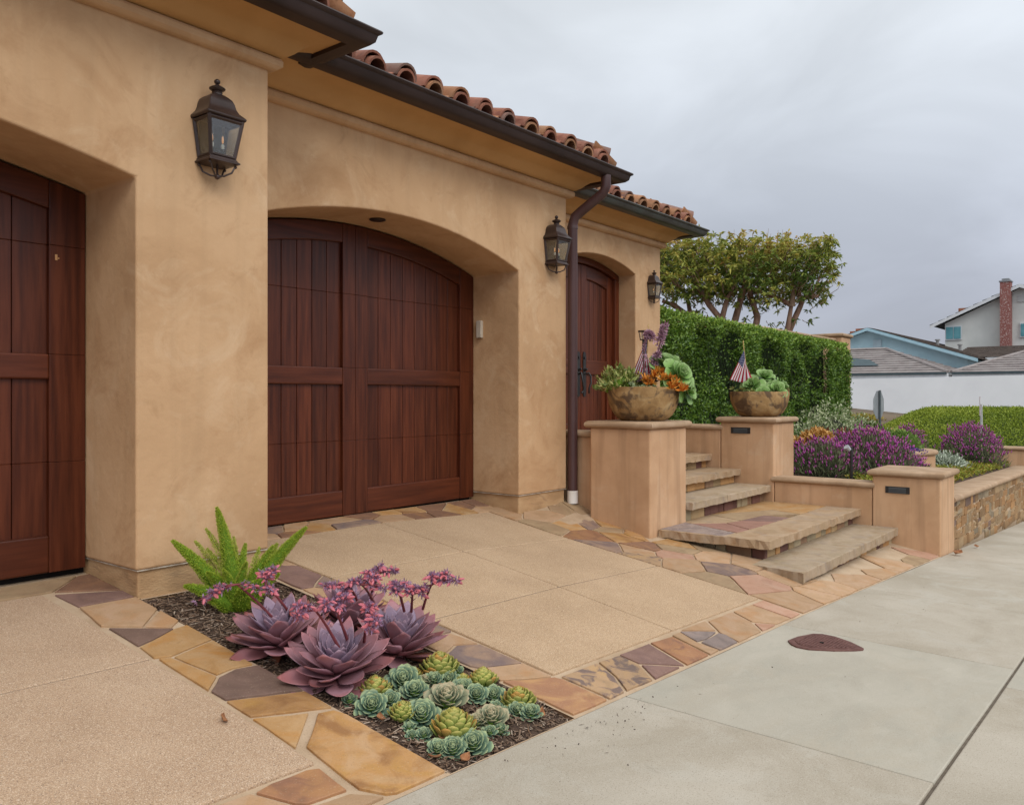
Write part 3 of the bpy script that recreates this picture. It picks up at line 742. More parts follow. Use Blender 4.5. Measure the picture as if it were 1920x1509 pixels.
for c, poly in STONES:
    slab_poly(poly, stone_top, .045, STONE[c], 'flagstone', dv, tz=random.uniform(-.001, .0015))

def clip_half(poly, a, b, c):
    """keep a*x+b*y<=c"""
    out = []
    for i in range(len(poly)):
        p, q = poly[i], poly[(i + 1) % len(poly)]
        dp, dq = a * p[0] + b * p[1] - c, a * q[0] + b * q[1] - c
        if dp <= 0: out.append(p)
        if dp * dq < 0:
            t = dp / (dp - dq); out.append((p[0] + (q[0] - p[0]) * t, p[1] + (q[1] - p[1]) * t))
    return out
def voronoi(region, seeds, joint, sx=1.0, sy=1.0):
    cells = []
    for i, s in enumerate(seeds):
        poly = list(region)
        for j, t in enumerate(seeds):
            if i == j: continue
            ax, ay = (t[0] - s[0]) * sx * sx, (t[1] - s[1]) * sy * sy
            c = ((t[0] ** 2 - s[0] ** 2) * sx * sx + (t[1] ** 2 - s[1] ** 2) * sy * sy) / 2
            l = math.hypot(ax, ay)
            poly = clip_half(poly, ax / l, ay / l, c / l - joint / 2)
            if len(poly) < 3: break
        if len(poly) >= 3: cells.append((s, poly))
    return cells
def scatter(x0, x1, y0, y1, dx, dy, seed, jx=.42, jy=.42):
    r = random.Random(seed); out = []; ny_ = max(1, round((y1 - y0) / dy)); nx_ = max(1, round((x1 - x0) / dx))
    for j in range(ny_):
        for i in range(nx_):
            out.append((x0 + (x1 - x0) * (i + .5 + (.5 if j % 2 else 0) + r.uniform(-jx, jx)) / nx_, y0 + (y1 - y0) * (j + .5 + r.uniform(-jy, jy)) / ny_))
    return out
def foot(x, y):   # places already covered by piers, pillars and steps
    return (y > 4.86 and x > 6.24) and x < 7.0 or (7.0 < x < 7.65 and 3.9 < y < 4.5) or (x > 7.35 and y > 2.95) or (x > 7.3 and 2.47 < y) or y < yedge(x) + .01
pal = ['tan', 'tan', 'olive', 'pink', 'pink', 'rust', 'mauve', 'blue', 'gold', 'orange', 'brown', 'bluebrown', 'tan', 'olive', 'lichen']
def lay(region, seeds, joint, sx, sy, seed, palette=pal, skip=lambda x, y: False):
    r = random.Random(seed)
    for s, poly in voronoi(region, seeds, joint, sx, sy):
        cx = sum(p[0] for p in poly) / len(poly); cy = sum(p[1] for p in poly) / len(poly)
        if skip(cx, cy): continue
        # drop tiny edges
        q = [p for i, p in enumerate(poly) if math.hypot(p[0] - poly[i - 1][0], p[1] - poly[i - 1][1]) > .012]
        if len(q) < 3: continue
        slab_poly(q, stone_top, .04, STONE[r.choice(palette)], 'flagstone', dv, tz=r.uniform(-.001, .0035), jit=.007)
lay([(3.11, 5.075), (6.2, 5.075), (6.2, 5.40), (3.11, 5.40)], scatter(3.1, 6.2, 5.07, 5.41, .30, .17, 3), .014, 1, 1.3, 5, ['tan', 'olive', 'gold', 'brown', 'orange', 'olive', 'tan', 'bluebrown'])
lay([(3.11, 3.10), (3.37, 3.10), (3.37, 5.055), (3.11, 5.055)], scatter(3.1, 3.38, 3.1, 5.06, .28, .3, 8, .2, .4), .016, 1, .8, 6, ['tan', 'brown', 'mauve', 'gold', 'bluebrown'])
lay([(-.9, 4.735), (1.27, 4.735), (1.37, 4.95), (-.9, 4.95)], scatter(-.9, 1.4, 4.73, 4.95, .4, .2, 18), .014, 1, 1, 19, ['tan', 'olive', 'gold', 'brown'])
lay([(-.9, 2.105), (1.26, 2.105), (1.28, 2.40), (-.9, 2.40)], scatter(-.9, 1.3, 2.1, 2.4, .36, .28, 28), .014, 1, 1, 29, ['tan', 'rust', 'gold', 'brown', 'olive'])
RG = [(6.05, 2.10), (6.95, 2.065), (7.6, 2.035), (9.815, 1.945), (9.815, 4.83), (6.205, 4.83), (6.205, 5.40), (6.05, 5.40)]
RGc = [(6.05, 1.95), (9.815, 1.95), (9.815, 5.40), (6.05, 5.40)]
sd_ = scatter(6.05, 7.3, 3.3, 5.4, .30, .26, 21) + scatter(6.05, 7.3, 2.05, 3.3, .42, .30, 12) + scatter(7.3, 9.82, 1.96, 2.46, .5, .24, 33)
cells_skip = lambda x, y: foot(x, y) or (x > 6.2 and y > 4.84)
def clip_edge(poly):    # keep inside the sidewalk edge, which bends slightly
    q = clip_half(poly, (2.08 - 1.93) / 3.8 * -1, -1, -(2.10 + (2.08 - 1.93) / 3.8 * 6.02))
    return q
r_ = random.Random(44)
for s, poly in voronoi(RGc, sd_, .016, 1, 1.15):
    poly = clip_edge(poly)
    if len(poly) < 3: continue
    cx = sum(p[0] for p in poly) / len(poly); cy = sum(p[1] for p in poly) / len(poly)
    if cells_skip(cx, cy): continue
    q = [p for i, p in enumerate(poly) if math.hypot(p[0] - poly[i - 1][0], p[1] - poly[i - 1][1]) > .012]
    if len(q) < 3: continue
    pp = ['tan', 'olive', 'rust', 'olive', 'gold', 'orange', 'bluebrown', 'tan', 'brown'] if cy > 3.5 else ['tan', 'pink', 'tan', 'olive', 'blue', 'pink', 'lichen', 'bluebrown', 'olive', 'tan', 'tan']
    slab_poly(q, stone_top, .04, STONE[r_.choice(pp)], 'flagstone', dv, tz=r_.uniform(-.001, .0035), jit=.008)

# sidewalk panels
sw = MB()
xs_ = [-3, 0, 3, 6.02, 7.6, 9.82, 14, 22]
vs = []
for x in xs_:
    for y in (-1.15, .7, None):
        yy = yedge(x) + .004 if y is None else y
        vs.append((x, yy, G(x, yy) - .012))
fs = [(i * 3 + j, i * 3 + 3 + j, i * 3 + 4 + j, i * 3 + j + 1) for i in range(len(xs_) - 1) for j in range(2)]
swo = MB().add(vs, fs).build('sidewalk', M('joint_dirt', [(.10, .08, .06), (.16, .13, .10)], scale=30, rough=1), None)
tag(swo, 'grey concrete sidewalk in large scored panels beside the driveway', None, None, 'structure')
def panel(x0, x1, y0, y1, mat):
    n = 4; vs = []; fs = []
    yy = lambda x, f: y0 + ((yedge(x) - .007 if y1 is None else y1) - y0) * f
    for i in range(n + 1):
        x = x0 + (x1 - x0) * i / n
        for f in (0, .5, 1): y = yy(x, f); vs.append((x, y, G(x, y)))
    for i in range(n):
        for j in range(2): a = i * 3 + j; fs.append((a, a + 3, a + 4, a + 1))
    rim = [i * 3 for i in range(n + 1)] + [n * 3 + 1, n * 3 + 2] + [i * 3 + 2 for i in range(n - 1, -1, -1)] + [1]
    k = len(vs); m = len(rim)
    for q in rim: x, y, z = vs[q]; vs.append((x, y, z - .08))
    for q in range(m): fs.append((rim[q], k + q, k + (q + 1) % m, rim[(q + 1) % m]))
    MB().add(vs, fs).build('concrete_panel', mat, swo, bevel=.007)
xj = [-.65, 1.42, 3.5, 5.59, 7.36, 9.35, 11.4, 13.4, 15.4, 17.4, 19.4, 21.6]
for i in range(len(xj) - 1):
    panel(xj[i] + .003, xj[i + 1] - .003, .713, None, SWB if i == 2 else SWM)
xk = [-.65, 1.2, 3.1, 5.15, 7.2, 9.2, 11.2, 13.2, 15.2, 17.2, 19.2, 21.6]
for i in range(len(xk) - 1):
    panel(xk[i] + .003, xk[i + 1] - .003, -.95, .699, SWB if i == 3 else SWM)
MB().add([(x, y, zedge(x) - .06 + dz) for x in (-3, 3, 9.82, 22) for (y, dz) in ((-.96, 0.0), (-1.11, 0.0), (-1.13, -.14))], [(i * 3 + j, i * 3 + j + 1, i * 3 + 4 + j, i * 3 + 3 + j) for i in range(3) for j in range(2)]).build('kerb', SWM, swo)

# terrain to the horizon and the street
def T(x, y):
    z = -.60 - .0524 * (min(max(x, -8), 22) - 3.1) - .02 * (2 - min(max(y, -4), 2))
    if x > 25:
        z += min(1, (x - 25) / 10) * 1.55
    if y > 6: z += min(1, (y - 6) / 6) * .6
    return z
tx = [-600, -200, -60, -20, -8, -3, 0, 3, 6, 9.8, 14, 18, 22, 25, 27, 30, 33, 35, 38, 45, 60, 90, 200, 800]
ty = [-600, -200, -60, -20, -8, -4, -1, 2, 5, 8, 12, 20, 60, 200, 700]
MB().add([(x, y, T(x, y)) for x in tx for y in ty], [(i * len(ty) + j, (i + 1) * len(ty) + j, (i + 1) * len(ty) + j + 1, i * len(ty) + j + 1) for i in range(len(tx) - 1) for j in range(len(ty) - 1)]).build('ground', M('dry_soil', [(.10, .075, .05), (.16, .12, .08)], scale=.5, rough=1), None)
tag(bpy.data.objects['ground'], 'dry earth running out to the horizon', None, None, 'structure')
ASPH = M('asphalt', [(.045, .044, .043), (.06, .059, .057)], scale=30, rough=.9, bump=.3, bscale=200)
ro_ = MB()
ro_.add([(x, y, T(x, -4) + .06 + (.0 if y < -4 else .02)) for x in (-60, -8, 3.1, 22, 25) for y in (-9.5, -1.14)], [(i * 2, i * 2 + 2, i * 2 + 3, i * 2 + 1) for i in range(4)])
ro_.add([(x, y, T(x, 2) + .05 + (max(0, y - 6) * .1 if y < 12 else .6)) for y in (-40, -9.5, 2, 6, 12, 40) for x in (21.7, 27.5)], [(i * 2, i * 2 + 1, i * 2 + 3, i * 2 + 2) for i in range(5)])
rd = ro_.build('road', ASPH, None); tag(rd, 'dark asphalt street running past the sidewalk and across beyond the garden', None, None, 'structure')

# ------------------------------------------------------------------ water meter lid
IRON = M('rusty_cast_iron', [(.10, .045, .038), (.14, .065, .055), (.17, .085, .07)], scale=18, rough=.75, bump=.4, bscale=90, metallic=.2)
lid = thing('meter_lid', 'reddish brown teardrop cast iron lid set into the sidewalk', 'lid', (5.28, 1.66, G(5.28, 1.66)))
out = [(5.09, 1.84), (5.16, 1.885), (5.30, 1.875), (5.46, 1.83), (5.50, 1.78), (5.50, 1.70), (5.44, 1.585), (5.345, 1.48), (5.31, 1.475), (5.25, 1.51), (5.15, 1.60), (5.06, 1.72), (5.055, 1.79)]
lc = Vector((5.27, 1.70))
ztop = lambda x, y: G(x, y) + .010
MB().prism_xy([(x, y) for x, y in out], lambda x, y: G(x, y) - .03, ztop).build('lid_rim', IRON, lid, bevel=.004)
inn = [tuple(lc + (Vector(p) - lc) * .80) for p in out]
MB().prism_xy(inn, lambda x, y: G(x, y) + .004, lambda x, y: G(x, y) + .0135).build('lid_plate', IRON, lid, bevel=.002)
rb_ = MB()
for k in range(15):
    t = -.92 + 1.84 * k / 14
    y = 1.68 + t * .15
    x0, x1 = 9, 0
    for i in range(len(inn)):
        p, q = inn[i], inn[(i + 1) % len(inn)]
        if (p[1] - y) * (q[1] - y) < 0:
            x = p[0] + (q[0] - p[0]) * (y - p[1]) / (q[1] - p[1]); x0 = min(x0, x); x1 = max(x1, x)
    if x1 - x0 > .04:
        x0 += .015; x1 -= .015
        rb_.add([(x0, y - .003, G(x0, y) + .013), (x1, y - .003, G(x1, y) + .013), (x1, y + .003, G(x1, y) + .013), (x0, y + .003, G(x0, y) + .013),
                 (x0, y - .002, G(x0, y) + .018), (x1, y - .002, G(x1, y) + .018), (x1, y + .002, G(x1, y) + .018), (x0, y + .002, G(x0, y) + .018)],
                [(4, 5, 6, 7), (0, 1, 5, 4), (1, 2, 6, 5), (2, 3, 7, 6), (3, 0, 4, 7)])
rb_.build('tread_ribs', IRON, lid)
MB().lathe([(.012, 0), (.012, .004)], (5.24, 1.70, G(5.24, 1.70) + .016), 10).build('bolt_hole', DARK, lid)

# ------------------------------------------------------------------ stone steps
steps = thing('stone_steps', 'flagstone steps climbing between the two bowl topped pillars', 'steps', (8.4, 3.2, -.5))
TREAD = FS('tread', [(.34, .265, .145), (.40, .315, .18), (.43, .35, .215)], [((.33, .215, .10), 2.5, .54, .76, .6), ((.30, .27, .2), 1.6, .54, .75, .5)])
TREADG = FS('tread_grey', [(.36, .31, .185), (.41, .355, .225), (.445, .39, .26)], [((.32, .235, .12), 2.5, .55, .75, .5), ((.26, .235, .185), 3, .56, .75, .5)])
SLATE = FS('slate', [(.19, .165, .145), (.26, .225, .185), (.32, .275, .215)], [((.36, .32, .27), 9, .56, .66, .7)])
REDST = FS('reddish', [(.27, .145, .11), (.31, .17, .13), (.33, .195, .15)], [((.36, .26, .17), 2.5, .6, .78, .5)])
def tread(poly, z, mat, th=.085, rough=.022, jit=.008, seg=.045):
    return slab_poly(poly, lambda x, y: z, th, mat, 'tread', steps, jit=jit, seg=seg, inset=.010, rough=rough)
# lowest step
tread([(6.84, 2.365), (8.27, 2.355), (8.27, 2.90), (6.91, 2.83)], -.45, TREADG)
tread([(8.276, 2.355), (9.815, 2.36), (9.815, 2.90), (8.276, 2.90)], -.45, TREADG)
# landing
tread([(7.11, 2.755), (8.5, 2.75), (8.5, 3.13), (7.10, 3.17)], -.272, TREAD, .078)
tread([(8.506, 2.75), (9.815, 2.755), (9.815, 3.13), (8.506, 3.13)], -.272, TREAD, .078)
tread([(7.10, 3.176), (7.36, 3.168), (7.66, 3.84), (7.09, 3.84)], -.273, TREAD, .078)
slab_poly([(7.115, 3.19), (7.345, 3.182), (7.64, 3.83), (7.11, 3.83)], lambda x, y: -.2705, .02, SLATE, 'flagstone', steps, jit=.008)
for c, q in ((REDST, [(7.38, 3.166), (7.62, 3.16), (7.86, 3.50), (7.62, 3.74)]), (REDST, [(7.635, 3.158), (8.25, 3.145), (8.12, 3.44), (7.875, 3.49)]), (STONE['mauve'], [(8.14, 3.45), (8.265, 3.142), (8.62, 3.138), (8.62, 3.40)]),
             (TREAD, [(7.64, 3.75), (7.87, 3.51), (8.12, 3.462), (8.30, 3.88), (7.69, 3.88)]), (STONE['olive'], [(8.135, 3.46), (8.63, 3.412), (8.95, 3.138), (9.1, 3.5), (8.32, 3.88)]), (STONE['gold'], [(8.965, 3.138), (9.81, 3.138), (9.81, 3.88), (8.34, 3.88), (9.11, 3.51)])):
    slab_poly(q, lambda x, y: -.273, .05, c, 'flagstone', steps, jit=.006)
# upper steps
for (yf, z, m1, m2, xs) in ((3.785, -.077, TREADG, TREADG, 8.55), (4.176, .098, TREAD, TREAD, 8.75), (4.548, .268, TREAD, TREADG, 8.45), (4.92, .44, TREAD, TREAD, 8.9)):
    yb = yf + (.46 if z < .4 else 1.0)
    tread([(7.71, yf), (xs, yf), (xs, yb), (7.71, yb)], z, m2, .075)
    tread([(xs + .006, yf), (9.812, yf), (9.812, yb), (xs + .006, yb)], z, m1, .075)
BRK = [M('riser_' + n_, c, scale=5, rough=.85, bump=.4, bscale=50, rnd=.22) for n_, c in (('tan', [(.36, .24, .12), (.43, .30, .16)]), ('orange', [(.40, .21, .08), (.46, .26, .11)]), ('maroon', [(.11, .052, .04), (.15, .07, .055)]), ('olive', [(.26, .21, .13), (.33, .26, .16)]), ('brown', [(.2, .12, .07), (.28, .17, .1)]))]
def riser(x0, x1, y, zb, zt, axis='x', seed=0, w=(.09, .26)):
    r = random.Random(seed); x = x0
    while x < x1 - .01:
        l = min(r.uniform(*w), x1 - x)
        za = zb(x + l / 2) if callable(zb) else zb
        d = r.uniform(-.006, .006)
        if axis == 'x': b = MB().box((x + .004, y + d, za), (x + l - .004, y + .06, zt))
        else: b = MB().box((y + d, x + .004, za), (y + .06, x + l - .004, zt))
        b.build('riser_brick', r.choice(BRK), steps, bevel=.006, seg=1); x += l
MRT = MB()
MRT.box((7.02, 2.455, -.75), (9.81, 2.85, -.535)); MRT.box((7.24, 2.86, -.7), (9.81, 3.9, -.345)); MRT.box((7.5, 3.90, -.6), (9.81, 4.3, -.152)); MRT.box((7.5, 4.29, -.6), (9.81, 4.7, .023)); MRT.box((7.5, 4.66, -.6), (9.81, 5.0, .193)); MRT.box((7.5, 5.03, -.6), (9.81, 5.9, .365))
MRT.build('step_core', MORTAR, steps)
riser(7.0, 9.81, 2.42, lambda x: G(x, 2.42) - .03, -.53, 'x', 1)
riser(7.20, 9.81, 2.83, -.452, -.348, 'x', 2)
riser(2.83, 3.84, 7.20, -.52, -.348, 'y', 3)
riser(7.71, 9.81, 3.868, -.275, -.15, 'x', 4); riser(7.71, 9.81, 4.258, -.08, .025, 'x', 5); riser(7.71, 9.81, 4.63, .095, .195, 'x', 6); riser(7.71, 9.81, 5.0, .265, .367, 'x', 7)

# ------------------------------------------------------------------ pillars and low walls
def cap_prof(o, z0, z1):   # bullnose, outward o
    h = z1 - z0; r = h / 2
    return [(-.12, z0)] + [(o - r + r * math.cos(a), z0 + r + r * math.sin(a)) for a in [R(-90 + 180 * k / 8) for k in range(9)]] + [(-.12, z1)]
def cap_rect(x0, x1, y0, y1, o, z0, z1, name, parent, mat=None):
    b = MB(); prof = [(-.05, z0)] + [(o - (z1 - z0) / 2 * (1 - math.cos(R(-90 + 180 * k / 8))), (z0 + z1) / 2 + (z1 - z0) / 2 * math.sin(R(-90 + 180 * k / 8))) for k in range(9)] + [(-.05, z1)]
    m = len(prof); vs = []; fs = []
    cs = [(x0, y0, -1, -1), (x1, y0, 1, -1), (x1, y1, 1, 1), (x0, y1, -1, 1)]
    for (x, y, sx, sy) in cs:
        for (q, z) in prof: vs.append((x + sx * q, y + sy * q, z))
    for i in range(4):
        for k in range(m - 1): fs.append((i * m + k, ((i + 1) % 4) * m + k, ((i + 1) % 4) * m + k + 1, i * m + k + 1))
    fs += [(m - 1, 2 * m - 1, 3 * m - 1, 4 * m - 1), (0, 3 * m, 2 * m, m)]
    return b.add(vs, fs).build(name, mat or CAPM, parent, sm=50)
def pillar(x0, x1, y0, y1, zb, zt, label):
    t = thing('stucco_pillar', label, 'pillar', ((x0 + x1) / 2, (y0 + y1) / 2, zb), 'stucco pillars beside the steps')
    MB().box((x0, y0, zb - .3), (x1, y1, zt - .068)).build('shaft', PILLAR, t, bevel=.018, seg=3)
    cap_rect(x0, x1, y0, y1, .045, zt - .07, zt, 'pillar_cap', t)
    return t
P1 = pillar(6.955, 7.70, 3.85, 4.525, -.34, .752, 'tall stucco pillar left of the steps carrying the fuller bowl of succulents')
P2 = pillar(9.82, 10.50, 3.755, 4.44, -.25, .738, 'stucco pillar right of the steps carrying a bowl with one green rosette mound')
P3 = pillar(9.82, 10.535, 1.932, 2.63, -.72, .178, 'lowest stucco pillar at the corner of the sidewalk with a bare cap')
def louver(y0, y1, z0, z1, x, label):
    t = thing('step_light', label, 'step light', (x, (y0 + y1) / 2, (z0 + z1) / 2), 'louvred step lights')
    MB().box((x - .008, y0, z0), (x + .01, y1, z1)).build('face_plate', BLACKM, t, bevel=.003)
    m = M('grey_louver', [(.05, .05, .05), (.07, .07, .07)], rough=.4)
    for k in range(5):
        z = z0 + (z1 - z0) * (.2 + .15 * k)
        MB().add([(x - .010, y0 + .035, z - .004), (x - .010, y1 - .035, z - .004), (x - .017, y1 - .035, z - .009), (x - .017, y0 + .035, z - .009), (x - .009, y0 + .035, z + .004), (x - .009, y1 - .035, z + .004)],
                 [(0, 1, 2, 3), (3, 2, 5, 4), (0, 4, 5, 1), (0, 3, 4), (1, 5, 2)]).build('louver_slat', m, t)
louver(4.05, 4.30, .535, .61, 9.82, 'black louvred step light on the pillar under the green rosette bowl')
louver(2.24, 2.49, -.075, 0.0, 9.82, 'black louvred step light on the low bare topped corner pillar')
def low_wall(name, label, x0, x1, y0, y1, zb, zt, o=.035, group='capped stucco garden walls', slope=0.0):
    t = thing(name, label, 'wall', ((x0 + x1) / 2, (y0 + y1) / 2, zb), group)
    MB().box((x0, y0, zb), (x1, y1, zt - .062)).build('wall_body', PILLAR, t, bevel=.01)
    cap_rect(x0, x1, y0, y1, o, zt - .066, zt, 'wall_cap', t); return t
low_wall('garden_wall', 'low capped stucco wall between the middle pillar and the corner pillar', 9.824, 10.06, 2.635, 3.75, -.8, .03)
low_wall('garden_wall', 'capped stucco wall behind the middle pillar below the hedge', 9.824, 10.06, 4.445, 5.48, -.4, .635)
low_wall('garden_wall', 'short capped stucco wall between the downspout and the left pillar', 7.11, 7.36, 4.53, 5.48, -.3, .642)
low_wall('garden_wall', 'capped stucco wall closing the far end of the flower garden', 18.2, 18.5, .6, 3.2, -1.2, .035, .04)
# stone faced wall along the sidewalk
sw_t = thing('stone_wall', 'low wall faced with brown ledge stones along the sidewalk with a smooth cap', 'wall', (13, 2.1, -.9))
capz = lambda x: -.15 - .0205 * (x - 10.59)
b_ = MB()
vs = []
for x in (10.54, 13.5, 17.2, 18.19):
    for (y, dz) in ((2.005, -1.2), (2.005, -.05), (2.29, -.05), (2.29, -1.2)): vs.append((x, y, capz(x) + dz))
b_.add(vs, [(i * 4 + j, i * 4 + j + 1, i * 4 + 5 + j, i * 4 + 4 + j) for i in range(3) for j in range(3)]).build('wall_core', MORTAR, sw_t)
prof = [(1.955, -.072)] + [(1.955 - .036 * math.sin(a), -.036 - .036 * math.cos(a)) for a in [R(180 * k / 8) for k in range(9)]] + [(2.30, 0), (2.335, -.036), (2.30, -.072)]
vs = []; m = len(prof)
for x in (10.54, 11.5, 13.5, 17.2, 18.19):
    for (y, dz) in prof: vs.append((x, y, capz(x) + dz))
MB().add(vs, [(i * m + k, i * m + (k + 1) % m, (i + 1) * m + (k + 1) % m, (i + 1) * m + k) for i in range(4) for k in range(m)] + [tuple(range(m))]).build('wall_cap', CAPM, sw_t, sm=50)
LEDGE = [M('ledge_' + n_, c, scale=8, rough=.85, bump=.6, bscale=40, rnd=.25, stretch=(1, 1, 2)) for n_, c in (('brown', [(.24, .145, .07), (.32, .195, .095)]), ('tan', [(.29, .195, .105), (.36, .245, .135)]), ('grey', [(.24, .185, .12), (.30, .235, .155)]), ('rust', [(.29, .155, .065), (.35, .195, .085)]), ('dark', [(.14, .09, .07), (.18, .115, .085)]))]
r = random.Random(5)
x = 10.545; n_st = 0
z_rows = [0, .13, .235, .36, .47, .60, .72, .86]
for k in range(len(z_rows) - 1):
    x = 10.545 + r.uniform(0, .06)
    while x < 17.0 and n_st < 290:
        w = r.uniform(.11, .36) * (1.25 if x > 13.5 else 1)
        zt = capz(x) - .078 - z_rows[k] + r.uniform(-.012, .012); h = z_rows[k + 1] - z_rows[k] - .012
        parts = [(zt, zt - h)] if r.random() > .28 else [(zt, zt - h * .48), (zt - h * .48 - .014, zt - h)]
        for (za, zb) in parts:
            if za < zedge(x) - .0 + .005: continue
            zb = max(zb, zedge(x) - .06)
            d = r.uniform(-.004, .007)
            j = lambda: r.uniform(-.012, .012)
            poly = [(x + .006 + j(), zb + j()), (x + w - .006 + j(), zb + j()), (x + w - .006 + j(), za + j()), (x + .006 + j(), za + j())]
            if r.random() < .35: poly.insert(3, (x + w * .5, za + .012 + j()))
            MB().prism_xz(poly, 1.990 + d, 2.03).build('ledge_stone', r.choices(LEDGE, (6, 5, 2, 3, .6))[0], sw_t, bevel=.006, seg=1); n_st += 1
        x += w
# ------------------------------------------------------------------ planting bed
SOIL = M('bark_mulch_soil', [(.045, .026, .018), (.075, .047, .033), (.10, .065, .045)], scale=18, rough=1, bump=.8, bscale=50, bdist=.02)
nx, ny = 28, 74
vs = []; fs = []
def soilz(x, y): return G(x, y) - .026 + .016 * nz(x, y, 0, 7) + .008 * nz(x, y, 3, 19)
for i in range(nx + 1):
    for j in range(ny + 1):
        x = 2.262 + (3.095 - 2.262) * i / nx; y = 2.082 + (4.40 - 2.082) * j / ny
        vs.append((x, y, soilz(x, y)))
fs = [(i * (ny + 1) + j, (i + 1) * (ny + 1) + j, (i + 1) * (ny + 1) + j + 1, i * (ny + 1) + j + 1) for i in range(nx) for j in range(ny)]
bed = MB().add(vs, fs).build('planting_bed', SOIL, None, sm=60)
tag(bed, 'narrow bed of dark soil between the flagstone strips', None, None, 'structure')
n = 9500
px = rng.uniform(2.268, 3.09, n); py = rng.uniform(2.092, 4.375, n)
pz = np.array([soilz(a, b) for a, b in zip(px, py)]) + rng.uniform(-.002, .012, n)
az = rng.uniform(0, 2 * np.pi, n); tl = rng.normal(0, .28, n)
L = rng.gamma(3.0, .0085, n).clip(.008, .075) ; W = rng.uniform(.002, .0065, n); H = W * .5
dx = np.stack([np.cos(az) * np.cos(tl), np.sin(az) * np.cos(tl), np.sin(tl)], 1); dy = np.stack([-np.sin(az), np.cos(az), np.zeros(n)], 1); dz = np.cross(dx, dy)
P = np.stack([px, py, pz], 1)
cs = []
for sx in (-1, 1):
    for sy, sz in ((-1, 0), (0, 1), (1, 0)):
        cs.append(P + dx * (sx * L / 2)[:, None] + dy * (sy * W * (1 if sx < 0 else .6))[:, None] + dz * (sz * H)[:, None])
V = np.stack(cs, 1).reshape(-1, 3); i = np.arange(n)[:, None] * 6
F = np.concatenate([i + [[0, 1, 4, 3]], i + [[1, 2, 5, 4]], i + [[0, 3, 5, 2]]], 1).reshape(-1, 4)
MUL = M('bark_chips', [(.06, .036, .024), (.14, .088, .060), (.26, .18, .125), (.19, .11, .065), (.46, .37, .29)], attr='rnd', rough=.95)
o = link('mulch', fast_mesh('mulch', V, F, [MUL], np.repeat(rng.random(n) ** 1.15, 3)))
tag(o, 'loose shredded bark mulch covering the planting bed', 'mulch', None, 'stuff')

# foxtail fern
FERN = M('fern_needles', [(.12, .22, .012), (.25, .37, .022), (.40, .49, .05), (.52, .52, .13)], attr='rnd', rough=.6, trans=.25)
FERNC = M('fern_core', [(.085, .17, .010), (.13, .23, .015)], scale=30, rough=.8)
fern = thing('foxtail_fern', 'bright green foxtail fern with upright plumes against the stucco pier', 'fern', (2.624, 3.974, -.17))
fb0 = Vector((2.624, 3.974, -.17))
tips = [((2.385, 4.235, .217), .052, 0), ((2.36, 4.07, .0), .05, 0), ((2.575, 4.11, .385), .050, .2), ((2.54, 4.16, .27), .036, .6), ((2.53, 4.13, .165), .032, .7), ((2.54, 4.27, .19), .03, .9),
        ((2.686, 4.12, .21), .022, .95), ((2.715, 4.05, .175), .034, .2), ((2.62, 3.899, .105), .04, .5), ((2.771, 4.0, .15), .036, .75), ((2.80, 3.913, .165), .040, .3), ((2.86, 3.96, .165), .038, .55), ((2.93, 3.79, .265), .050, .25),
        ((2.46, 4.02, .06), .05, .1), ((2.70, 3.82, .02), .05, .05), ((2.56, 3.83, .0), .05, .05), ((2.80, 3.86, .02), .05, .1), ((2.50, 3.93, .08), .04, .3)]
for tip, rad, pale in tips:
    tip = Vector(tip); b0 = fb0 + Vector((random.uniform(-.03, .03), random.uniform(-.03, .03), 0))
    d = tip - b0; mid = b0 + d * .5 + Vector((-d.x * .12, -d.y * .12, abs(d.length) * .05 + .02 * (1 if d.z < .25 else 0)))
    def bez(t): return b0 * (1 - t) ** 2 + mid * 2 * t * (1 - t) + tip * t * t
    k = int(5200 * d.length / .5 * (rad / .045)) if pale < .6 else int(1800 * d.length / .4)
    tt = rng.uniform(.06, 1, k) ** .9
    C_ = np.array([bez(t) for t in tt]); D_ = np.array([(bez(min(1, t + .02)) - bez(t - .02)).normalized() for t in tt])
    prof_ = rad * np.clip(np.minimum(tt * 4 + .3, 1) * np.clip((1 - tt) * 1.55, 0, 1) ** .62, .07, 1)
    rv = rng.normal(size=(k, 3)); side = unit(rv - D_ * (rv * D_).sum(1, keepdims=True))
    rr = prof_ * (rng.uniform(.62, .96, k) if pale < .6 else rng.uniform(.2, 1, k))
    base_ = C_ + side * rr[:, None] - 0 * D_
    dirs = unit(D_ * .9 + side * .9 + rng.normal(size=(k, 3)) * .45)
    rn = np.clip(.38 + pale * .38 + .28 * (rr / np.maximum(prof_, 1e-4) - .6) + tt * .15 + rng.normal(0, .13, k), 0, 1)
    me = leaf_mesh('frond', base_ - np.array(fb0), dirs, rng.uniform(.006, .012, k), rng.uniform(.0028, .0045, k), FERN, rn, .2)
    fr = link('frond', me, fern)
    cp = [bez(t) - fb0 for t in np.linspace(0, .97, 12)]
    rs = [max(.004, rad * .74 * min(t * 4 + .3, 1) * min(1, (1 - t) * 1.55) ** .62) for t in np.linspace(0, .97, 12)]
    if pale < .6: MB().tube(cp, rs, 7).build('frond_core', FERNC, fr, sm=60, off=(0, 0, 0))
    else: MB().tube(cp, .002, 5).build('frond_core', FERNC, fr, off=(0, 0, 0))

